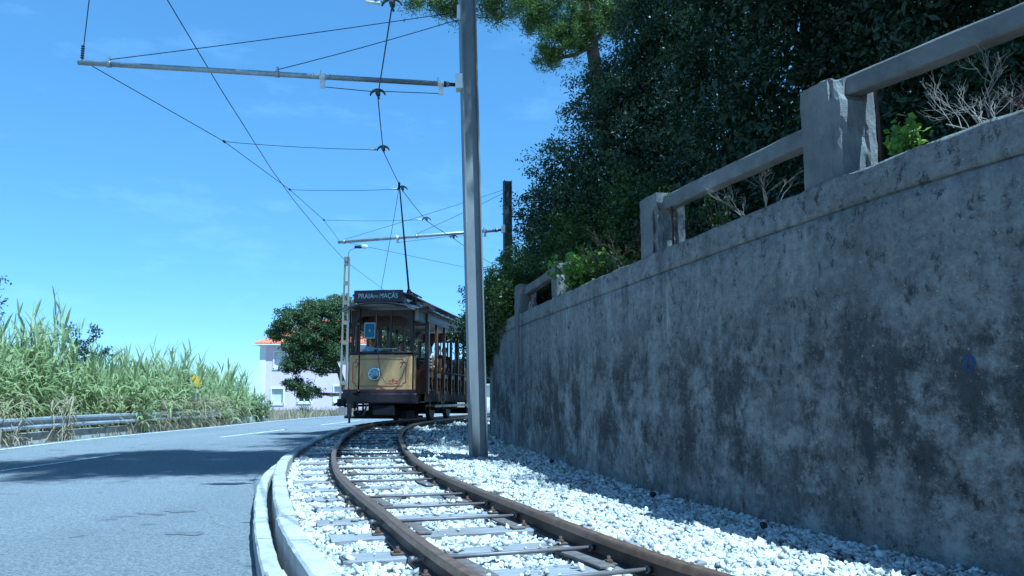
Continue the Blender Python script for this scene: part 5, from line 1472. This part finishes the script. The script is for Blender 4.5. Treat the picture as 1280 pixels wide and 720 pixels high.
def text_mesh(body, size, ext=0.002):
    cu = bpy.data.curves.new('t', 'FONT'); cu.body = body; cu.size = size; cu.extrude = ext; cu.align_x = 'CENTER'; cu.align_y = 'CENTER'; cu.resolution_u = 3
    o = bpy.data.objects.new('t', cu); COL.objects.link(o)
    bpy.context.view_layer.update()
    me = bpy.data.meshes.new_from_object(o.evaluated_get(bpy.context.evaluated_depsgraph_get()))
    bpy.data.objects.remove(o, do_unlink=True)
    return me
def put_text(body, size, x, y, z, mat, parent, name, sx=1.0, shear=0.0):
    me = text_mesh(body, size); me.materials.clear(); me.materials.append(mat)
    for v in me.vertices: v.co.x = v.co.x * sx + v.co.y * shear
    o = link(name, me, mat, parent); o.location = (x, y, z); o.rotation_euler = (R(90), 0, 0)
    return o
NUM = simple('number_brown', (0.10, 0.03, 0.015), 0.5)
for x in (-0.55, 0.55): put_text('7', 0.20, x, YF - 0.004, 1.37, NUM, dfront, 'number', 0.9, 0.12)
# small red town crest: shield with a crown and scroll
b = MB(); y0, y1 = YF - 0.005, YF - 0.001
b.prism([(0.315, 1.00), (0.345, 0.955), (0.375, 1.00), (0.375, 1.04), (0.315, 1.04)], 'y', y0, y1)
for k in range(3): b.prism([(0.315 + k * 0.022, 1.045), (0.331 + k * 0.022, 1.045), (0.323 + k * 0.022, 1.075)], 'y', y0, y1)
b.prism([(0.23, 0.985), (0.30, 1.00), (0.30, 1.02), (0.24, 1.01)], 'y', y0, y1); b.prism([(0.46, 0.985), (0.39, 1.00), (0.39, 1.02), (0.45, 1.01)], 'y', y0, y1)
b.prism([(0.22, 0.945), (0.31, 0.95), (0.31, 0.96), (0.22, 0.955)], 'y', y0, y1); b.prism([(0.38, 0.95), (0.47, 0.945), (0.47, 0.955), (0.38, 0.96)], 'y', y0, y1)
b.build('crest', simple('crest_red', (0.50, 0.05, 0.03), 0.5), dfront)

# --- platform stanchions, front windscreen and arch
for sy in (-1, 1):
    for x in (-0.80, -0.47, 0.80):
        b = MB(); yy = sy * (4.20 if abs(x) < 0.6 else 3.98)
        b.tube([(x, yy, 0.72), (x, yy, 2.74)], 0.019, 8); b.lathe([(0.05, 0), (0.035, 0.05), (0.02, 0.07)], (x, yy, 0.73), 'z', 10)
        T('stanchion', b, PURPLE)
    ys_ = sy * 3.92
    for x in (-0.74, 0.74, -0.16, 0.22):
        b = MB(); w = 0.038 if abs(x) > 0.5 else 0.026
        b.box(x - w, x + w, ys_ - 0.03, ys_ + 0.03, 1.66, 2.70, 0.006); T('windscreen_pillar', b, DARKW)
    # arched header
    b = MB(); arch = [(-0.78, 2.70)] + [(x, 2.33 + 0.26 * math.sqrt(max(0, 1 - (x / 0.70) ** 4))) for x in np.linspace(-0.70, 0.70, 17)] + [(0.78, 2.70)]
    arch = [(-0.78, 2.33)] + arch[1:-1] + [(0.78, 2.33), (0.78, 2.72), (-0.78, 2.72)]
    b.prism(arch, 'y', ys_ - 0.022, ys_ + 0.022); T('arched_header', b, DARKW)
    b = MB(); b.box(-0.74, 0.74, ys_ - 0.034, ys_ + 0.034, 1.66, 1.70, 0.005); T('windscreen_sill', b, DARKW)
    for (a, c) in ((-0.70, -0.19), (-0.13, 0.19), (0.25, 0.70)):
        b = MB(); b.box(a, c, ys_ - 0.004, ys_ + 0.004, 1.71, 2.52); T('windscreen_pane', b, GLASS)
    # cream fascia cheeks under the canopy ends
    for sx in (-1, 1):
        b = MB(); b.box(sx * 0.84 - 0.055, sx * 0.84 + 0.055, sy * 3.3 - 0.62, sy * 3.3 + 0.62, 2.46, 2.74, 0.01); T('fascia_cheek', b, OFFW)
# poster hung in the windscreen
b = MB(); b.box(-0.44, -0.16, -3.975, -3.965, 2.03, 2.42); po = T('notice_board', b, OFFW)
b = MB(); b.box(-0.415, -0.185, -3.982, -3.9755, 2.06, 2.39); b.build('poster', simple('poster_blue', (0.07, 0.17, 0.26), 0.5), po)
b = MB(); b.prism([(-0.33, 2.22), (-0.30, 2.18), (-0.27, 2.22), (-0.30, 2.26)], 'y', -3.9885, -3.9825); b.build('poster_mark', OFFW, po)
# driver's stand with controller and brake handle
b = MB(); b.box(-0.10, 0.20, -3.90, -3.62, 0.741, 1.60, 0.03); T('controller', b, BLACK)
b = MB(); b.tube([(0.05, -3.75, 1.60), (0.05, -3.75, 1.68), (0.16, -3.80, 1.70)], 0.018, 8); T('controller_handle', b, CHROME)
b = MB(); b.tube([(0.40, -3.72, 0.75), (0.40, -3.72, 1.66), (0.58, -3.70, 1.70)], 0.02, 8); T('brake_handle', b, IRON)
b = MB(); b.box(-0.16, 0.40, -4.05, -3.93, 1.765, 1.785, 0.003); T('ledge', b, OFFW)

# --- body: pillars, bulkheads, benches, side boards
PY = np.linspace(-3.08, 3.08, 8)
for sx in (-1, 1):
    for k, yy in enumerate(PY):
        b = MB(); w = 0.062 if k in (0, 7) else 0.036
        b.box(sx * 0.93 - 0.035, sx * 0.93 + 0.035, yy - w, yy + w, 0.70, 2.62, 0.006); T('pillar', b, VARN)
    b = MB(); b.box(sx * 0.955 - 0.02, sx * 0.955 + 0.02, -3.20, 3.20, 2.50, 2.735, 0.004); lb_ = T('letter_board', b, OFFW)
    b = MB(); b.box(sx * 0.978 - 0.004, sx * 0.978 + 0.004, -3.05, 3.05, 2.535, 2.545); b.box(sx * 0.978 - 0.004, sx * 0.978 + 0.004, -3.05, 3.05, 2.69, 2.70); b.build('board_lining', REDL, lb_)
    # valance planks and running board
    for k, (a, c) in enumerate(zip(np.linspace(-3.2, 3.2, 13)[:-1], np.linspace(-3.2, 3.2, 13)[1:])):
        b = MB(); b.box(sx * 0.90 - 0.015, sx * 0.90 + 0.015, a + 0.008, c - 0.008, 0.50, 0.78, 0.004, jit=0.002); T('valance_plank', b, PLANK)
    b = MB(); b.box(min(sx * 0.92, sx * 1.16), max(sx * 0.92, sx * 1.16), -3.2, 3.2, 0.385, 0.425, 0.006); rbd = T('running_board', b, PLANK)
    b = MB(); b.box(sx * 1.165 - 0.006, sx * 1.165 + 0.006, -3.2, 3.2, 0.37, 0.43); b.build('edge_strip', GALV, rbd)
    for yy in (-3.0, -1.5, 0, 1.5, 3.0):
        b = MB(); b.box(sx * 0.97 - 0.02, sx * 0.97 + 0.02, yy - 0.03, yy + 0.03, 0.30, 0.52); b.build('step_iron', IRON, rbd)
    b = MB(); b.tube([(sx * 0.99, -3.15, 1.28), (sx * 0.99, 3.15, 1.28)], 0.014, 6); T('guard_bar', b, IRON)
# bulkheads at both ends of the saloon
for sy in (-1, 1):
    yb = sy * 3.08
    b = MB(); b.box(-0.90, 0.90, yb - 0.02, yb + 0.02, 0.71, 1.30, 0.004); b.box(-0.90, 0.90, yb - 0.022, yb + 0.022, 2.40, 2.72, 0.004)
    for x in (-0.88, -0.3, 0.3, 0.88): b.box(x - 0.03, x + 0.03, yb - 0.021, yb + 0.021, 1.30, 2.40)
    T('bulkhead', b, VARN)
b = MB(); b.box(-0.88, 0.88, -3.2, 3.2, 0.705, 0.74); T('floor', b, PLANK)
# benches: slatted seat and back, curved ends
for k, yy in enumerate(np.linspace(-2.6, 2.6, 7)):
    bench = MB()
    bench.box(-0.86, 0.86, yy - 0.20, yy + 0.22, 1.14, 1.17, 0.004)
    be = T('bench', bench, DARKW)
    for j in range(5):
        q = MB(); z = 1.24 + j * 0.082; q.box(-0.85, 0.85, yy + 0.215 + 0.012 * j, yy + 0.235 + 0.012 * j, z, z + 0.066, 0.003); q.build('back_slat', VARN, be)
    for sx in (-1, 1):
        q = MB(); cur = [(yy - 0.22, 0.76), (yy - 0.16, 0.76), (yy - 0.13, 1.0), (yy - 0.17, 1.14), (yy + 0.18, 1.12), (yy + 0.12, 0.95), (yy + 0.16, 0.76), (yy + 0.24, 0.76), (yy + 0.20, 0.95), (yy + 0.24, 1.12), (yy + 0.30, 1.62), (yy + 0.26, 1.66), (yy + 0.21, 1.25), (yy - 0.20, 1.22), (yy - 0.25, 1.14), (yy - 0.20, 1.0)]
        q.prism(cur, 'x', sx * 0.88 - 0.02, sx * 0.88 + 0.02); q.build('bench_end', simple('bench_gold', (0.20, 0.12, 0.045), 0.5, 0.4, 0, 0.25) if (k + sx) == -1 else bpy.data.materials['bench_gold'] if 'bench_gold' in bpy.data.materials else VARN, be)

# --- main roof: arched, with rounded ends, then the clerestory
def roof_rows(hw, yend, z0, rise, n=15, endr=0.55, thick=0.0):
    rows = []
    for y in np.r_[np.linspace(-yend, -yend + endr, 7)[:-1], np.linspace(-yend + endr, yend - endr, 15), np.linspace(yend - endr, yend, 7)[1:]]:
        dd = max(0, abs(y) - (yend - endr)) / endr
        wv = hw * (1 - 0.16 * dd ** 2.2); zd = -0.075 * dd ** 2
        rows.append([(wv * u, y + (0 if abs(y) < yend - 0.01 else -math.copysign(0.22 * abs(u) ** 2.2, y)), z0 + zd * (1 - 0.3 * abs(u)) + rise * (1 - abs(u) ** 2.2) - thick) for u in np.linspace(-1, 1, n)])
    return rows
b = MB(); b.sheet(roof_rows(1.06, 4.42, 2.755, 0.17)); rf = T('roof', b, ROOFG)
b = MB(); b.sheet(roof_rows(1.05, 4.41, 2.755, 0.17, thick=0.035)); b.build('ceiling', OFFW, rf)
rr = roof_rows(1.065, 4.43, 2.738, 0.17)
b = MB(); edge = [r_[0] for r_ in rr] + rr[-1][1:] + [r_[-1] for r_ in rr[::-1]][1:] + rr[0][::-1][1:]
b.tube(edge, 0.020, 6); b.build('roof_edge', DARKW, rf)
b = MB()
cw, cy_ = 0.56, 4.0
b.box(-cw, cw, -cy_, cy_, 2.84, 3.10, 0.01); cl = T('clerestory', b, OFFW)
for sx in (-1, 1):
    for yy in np.linspace(-3.6, 3.6, 13):
        q = MB(); q.box(sx * (cw + 0.002), sx * (cw + 0.010), yy - 0.22, yy + 0.22, 2.93, 3.06) if sx > 0 else q.box(-(cw + 0.010), -(cw + 0.002), yy - 0.22, yy + 0.22, 2.93, 3.06)
        q.build('clerestory_pane', GLASSD, cl)
rows = []
for y in np.r_[-4.20, np.linspace(-4.12, 4.12, 11), 4.20]:
    e_ = 0.03 if abs(y) > 4.15 else 0
    rows.append([(0.68 * u * (1 - e_), y, 3.105 - e_ + 0.095 * (1 - abs(u) ** 2.2)) for u in np.linspace(-1, 1, 13)])
b = MB(); b.sheet(rows); b.sheet([[(p[0], p[1], p[2] - 0.04) for p in r_] for r_ in rows]); cr = T('clerestory_roof', b, ROOFG)
ed = [r_[0] for r_ in rows] + rows[-1][1:] + [r_[-1] for r_ in rows[::-1]][1:] + rows[0][::-1][1:]
b = MB(); b.tube([(p[0], p[1], p[2] - 0.02) for p in ed], 0.024, 6); b.build('roof_edge', SIGNM, cr)
# destination sign
for sy in (-1, 1):
    b = MB(); b.box(-0.60, 0.60, sy * 4.28 - 0.05, sy * 4.28 + 0.05, 2.865, 3.165, 0.012); ds = T('destination_sign', b, SIGNM)
    b = MB(); b.box(-0.53, 0.53, sy * 4.333 - 0.003, sy * 4.333 + 0.003, 2.915, 3.125); b.build('sign_face', simple('sign_dark', (0.035, 0.045, 0.055), 0.4), ds)
    for x in (-0.5, 0.5):
        b = MB(); b.lathe([(0.05, 0), (0.035, 0.04), (0.03, 0.09)], (x, sy * 4.28, 2.785), 'z', 10); b.build('sign_foot', SIGNM, ds)
    if sy < 0:
        LET = simple('sign_letters', (0.62, 0.63, 0.60), 0.5, 0.3, 0, 0.05)
        put_text('PRAIA', 0.165, -0.30, -4.338, 3.018, LET, ds, 'lettering', 0.86)
        put_text('DAS', 0.085, -0.055, -4.338, 3.010, LET, ds, 'lettering', 0.8)
        put_text('MAÇÃS', 0.165, 0.265, -4.338, 3.018, LET, ds, 'lettering', 0.86)
b = MB(); b.box(0.60, 0.78, -3.7, -3.3, 2.86, 2.96, 0.02); b.box(0.66, 0.90, -2.9, -2.3, 2.85, 2.93, 0.02); T('roof_box', b, SIGNM)
# trolley base and pole reaching up to the wire
tb = (0.36, -2.9)
b = MB(); b.box(tb[0] - 0.16, tb[0] + 0.16, tb[1] - 0.3, tb[1] + 0.3, 3.16, 3.22, 0.01); b.lathe([(0.10, 3.2), (0.07, 3.26), (0.05, 3.36)], (tb[0], tb[1], 0), 'z', 12)
b.tube([(tb[0], tb[1], 3.33), (tb[0] + 0.04, tb[1] + 0.25, 3.30), (tb[0] + 0.10, tb[1] + 0.9, 3.26)], 0.022, 8); T('trolley_base', b, BLACK)
bpy.context.view_layer.update()
inv = tram.matrix_world.inverted()
ct = inv @ Vector((-2.385, 16.45, 5.262))
b = MB(); st_ = Vector((tb[0], tb[1], 3.33)); b.tube([st_, st_.lerp(ct, 0.5), ct], [0.026, 0.020, 0.013], 8); tp = T('trolley_pole', b, BLACK)
b = MB(); b.tube([ct - Vector((0, 0.0, 0.14)), ct + Vector((0, 0, 0.0))], 0.024, 8); b.lathe([(0.045, -0.014), (0.03, 0.0), (0.045, 0.014)], (ct.x, ct.y, ct.z - 0.02), 'x', 14); b.build('trolley_wheel', BLACK, tp)
# pull rope from the pole head down to the front, then its slack loop on the dash
P = [ct - Vector((0, 0, 0.1))]
e1 = Vector((-0.02, -4.36, 2.62))
for t in np.linspace(0.1, 1, 10): q = P[0].lerp(e1, t); q.z -= 0.25 * 4 * t * (1 - t) * 0.3; q.y += 0.0; P.append(q)
b = MB(); b.tube(P, 0.006, 5); T('pull_rope', b, ROPE)
loop = [(-0.02, -4.36, 2.62), (0.02, -4.32, 1.75), (0.05, -4.24, 1.35), (0.10, -4.16, 1.08), (0.20, -4.15, 0.95), (0.33, -4.15, 0.92), (0.48, -4.15, 0.99), (0.60, -4.15, 1.18), (0.69, -4.12, 1.45), (0.75, -4.05, 1.68)]
b = MB(); b.tube([Vector((p[0], p[1], p[2])) for p in catmull(loop, 0.08)], 0.009, 6); T('rope_loop', b, ROPE)

# ------------------------------------------------------------------ people riding in the tram
SKIN = simple('skin', (0.55, 0.26, 0.15), 0.55, 0.4, 0, 0.08, 12)
HAIR = simple('dark_hair', (0.025, 0.018, 0.013), 0.6, 0.3, 0, 0.3, 20)
def skin_mesh(name, verts, edges, radii, root_i, sub=2):
    me = bpy.data.meshes.new(name); me.from_pydata(verts, edges, []); me.update()
    o = bpy.data.objects.new(name, me); COL.objects.link(o)
    md = o.modifiers.new('skin', 'SKIN'); md.use_smooth_shade = True
    for i, sv in enumerate(me.skin_vertices[0].data):
        r_ = radii[i]; sv.radius = r_ if isinstance(r_, tuple) else (r_, r_); sv.use_root = (i == root_i)
    s_ = o.modifiers.new('sub', 'SUBSURF'); s_.levels = sub; s_.render_levels = sub
    bpy.context.view_layer.update()
    ev = bpy.data.meshes.new_from_object(o.evaluated_get(bpy.context.evaluated_depsgraph_get()))
    bpy.data.objects.remove(o, do_unlink=True)
    for p in ev.polygons: p.use_smooth = True
    return ev
def seated_person(label, lx, ly, seat, yaw, shirt, trousers, head_yaw=0.0, arms='lap', group='people riding in the tram'):
    """seated figure facing local -y; seat = height of the seat above the rail"""
    w = tram.matrix_world @ Vector((lx, ly, seat))
    root = empty('person', w, TRZ + yaw); tag(root, label, 'person', group)
    V = []; E_ = []; Rr = []
    def a(p, r, par=None):
        V.append(p); Rr.append(r)
        if par is not None: E_.append((par, len(V) - 1))
        return len(V) - 1
    pel = a((0, 0, 0.10), (0.135, 0.11)); wa = a((0, 0.0, 0.26), (0.125, 0.10), pel); ch = a((0, -0.01, 0.44), (0.145, 0.105), wa)
    nb = a((0, 0, 0.57), (0.075, 0.07), ch); nk = a((0, -0.01, 0.635), 0.052, nb); jw = a((0, -0.03, 0.70), (0.066, 0.072), nk); hd = a((0, -0.025, 0.775), (0.078, 0.092), jw); tp_ = a((0, -0.015, 0.855), (0.055, 0.066), hd)
    hands = []
    for sx in (-1, 1):
        sh = a((sx * 0.17, 0, 0.53), 0.062, nb)
        if arms == 'rail': el = a((sx * 0.29, -0.13, 0.34), 0.046, sh); wr = a((sx * 0.16, -0.34, 0.345), 0.031, el); hdir = Vector((-sx * 0.5, -0.85, 0.0))
        else: el = a((sx * 0.235, -0.05, 0.27), 0.046, sh); wr = a((sx * 0.13, -0.26, 0.20), 0.031, el); hdir = Vector((-sx * 0.3, -0.9, -0.25))
        hdir.normalize(); pw = Vector(V[wr]) + hdir * 0.055; pl = a(tuple(pw), (0.036, 0.020), wr)
        sd = hdir.cross(Vector((0, 0, 1))).normalized()
        for f in range(4):
            off = (f - 1.5) * 0.020; L_ = (0.072, 0.082, 0.078, 0.062)[f]
            k1 = pw + hdir * 0.035 + sd * off; k2 = k1 + hdir * L_ * 0.5 - Vector((0, 0, 0.006)); k3 = k2 + hdir * L_ * 0.4 - Vector((0, 0, 0.028))
            i1 = a(tuple(k1), 0.0095, pl); i2 = a(tuple(k2), 0.0085, i1); a(tuple(k3), 0.007, i2)
        t1 = pw - hdir * 0.02 - sd * sx * 0.035; j1 = a(tuple(t1), 0.011, pl); a(tuple(t1 + hdir * 0.045 - sd * sx * 0.012 - Vector((0, 0, 0.012))), 0.009, j1)
        hp_ = a((sx * 0.09, -0.04, 0.08), 0.085, pel); kn = a((sx * 0.12, -0.43, 0.08), 0.062, hp_); an = a((sx * 0.12, -0.40, -0.33), 0.04, kn); a((sx * 0.13, -0.55, -0.37), (0.042, 0.03), an)
    me = skin_mesh('body', V, E_, Rr, pel); link('body', me, SKIN, root)
    # clothes grown on the same joints, a little larger
    def garment(name, pts, edges, radii, mat):
        link(name, skin_mesh(name, pts, edges, radii, 0), mat, root)
    sp_ = [V[pel], V[wa], V[ch], V[nb]]; se = [(0, 1), (1, 2), (2, 3)]; sr = [(0.150, 0.125), (0.140, 0.115), (0.160, 0.120), (0.092, 0.086)]
    for sx, base in ((-1, 8),):
        pass
    shi = [i for i, v in enumerate(V) if abs(abs(v[0]) - 0.17) < 1e-6 and abs(v[2] - 0.53) < 1e-6]
    for i in shi:
        e_i = i + 1
        mid = tuple((Vector(V[i]).lerp(Vector(V[e_i]), 0.75)))
        sp_ += [V[i], mid]; k = len(sp_); se += [(3, k - 2), (k - 2, k - 1)]; sr += [0.078, 0.066]
    garment('shirt', sp_, se, sr, shirt)
    tp2 = [V[pel]]; te = []; tr_ = [(0.148, 0.124)]
    for i, v in enumerate(V):
        if abs(abs(v[0]) - 0.09) < 1e-6 and abs(v[2] - 0.08) < 1e-6:
            tp2 += [v, V[i + 1], tuple(Vector(V[i + 1]).lerp(Vector(V[i + 2]), 0.93))]; k = len(tp2); te += [(0, k - 3), (k - 3, k - 2), (k - 2, k - 1)]; tr_ += [0.096, 0.073, 0.055]
    garment('trousers', tp2, te, tr_, trousers)
    b = MB()
    bmesh.ops.create_uvsphere(b.bm, u_segments=16, v_segments=10, radius=1.0)
    for v in list(b.bm.verts):
        if v.co.z < -0.35 + 0.0 or (v.co.y < -0.35 and v.co.z < 0.42): b.bm.verts.remove(v)
    for v in b.bm.verts: v.co = Vector((v.co.x * 0.088, v.co.y * 0.104 - 0.012, v.co.z * 0.098 + 0.80)); v.co += Vector((rnd.uniform(-1, 1), rnd.uniform(-1, 1), rnd.uniform(-1, 1))) * 0.003
    b.build('hair', HAIR, root)
    for sx in (-1, 1):
        b = MB(); bmesh.ops.create_uvsphere(b.bm, u_segments=8, v_segments=6, radius=0.011)
        o = b.build('eye', HAIR, root); o.location = (sx * 0.030, -0.112, 0.782)
        b = MB(); bmesh.ops.create_uvsphere(b.bm, u_segments=8, v_segments=6, radius=0.022)
        for v in b.bm.verts: v.co.x *= 0.4; v.co.z *= 1.3
        o = b.build('ear', SKIN, root); o.location = (sx * 0.083, -0.015, 0.775)
    b = MB(); b.prism([(-0.105, 0.79), (-0.140, 0.745), (-0.105, 0.735)], 'x', -0.013, 0.013); b.build('nose', SKIN, root)
    b = MB(); b.box(-0.024, 0.024, -0.112, -0.100, 0.708, 0.716); b.build('mouth', simple('lips', (0.24, 0.08, 0.07), 0.6), root)
    return root
def cloth(n, c): return simple(n, c, 0.9, 0.1, 0, 0.12, 8)
DKT = cloth('dark_trousers', (0.03, 0.035, 0.05))
# driver's stool
b = MB(); b.tube([(-0.38, -3.46, 0.74), (-0.38, -3.46, 1.20)], 0.03, 8); b.lathe([(0.16, 1.20), (0.17, 1.22), (0.16, 1.25)], (-0.38, -3.46, 0), 'z', 16); T('driver_stool', b, BLACK)
seated_person('person in a light blue shirt leaning on the front rail of the tram', -0.38, -3.52, 1.25, 0.15, cloth('light_blue_shirt', (0.50, 0.60, 0.72)), DKT, arms='rail')
BY = np.linspace(-2.6, 2.6, 7)
seated_person('person with dark clothes sitting just behind the windscreen centre', 0.12, BY[0] + 0.02, 1.17, 0.1, cloth('dark_top', (0.03, 0.03, 0.04)), DKT)
seated_person('person in a white shirt on the second bench by the open side', 0.62, BY[1] + 0.02, 1.17, -0.15, cloth('white_shirt', (0.55, 0.55, 0.56)), DKT)
seated_person('person in a dark red top on the third bench by the open side', 0.64, BY[2] + 0.02, 1.17, 0.1, cloth('dark_red_top', (0.16, 0.03, 0.03)), DKT)
seated_person('person in a grey top on the second bench in the middle', -0.15, BY[1] + 0.02, 1.17, 0.05, cloth('grey_top', (0.10, 0.10, 0.11)), DKT)
seated_person('person in a navy top on the fourth bench by the open side', 0.64, BY[3] + 0.02, 1.17, -0.1, cloth('navy_top', (0.03, 0.04, 0.09)), DKT)
seated_person('person in a pale blouse on the sixth bench by the open side', 0.64, BY[5] + 0.02, 1.17, 0.1, cloth('pale_blouse', (0.42, 0.40, 0.42)), DKT)
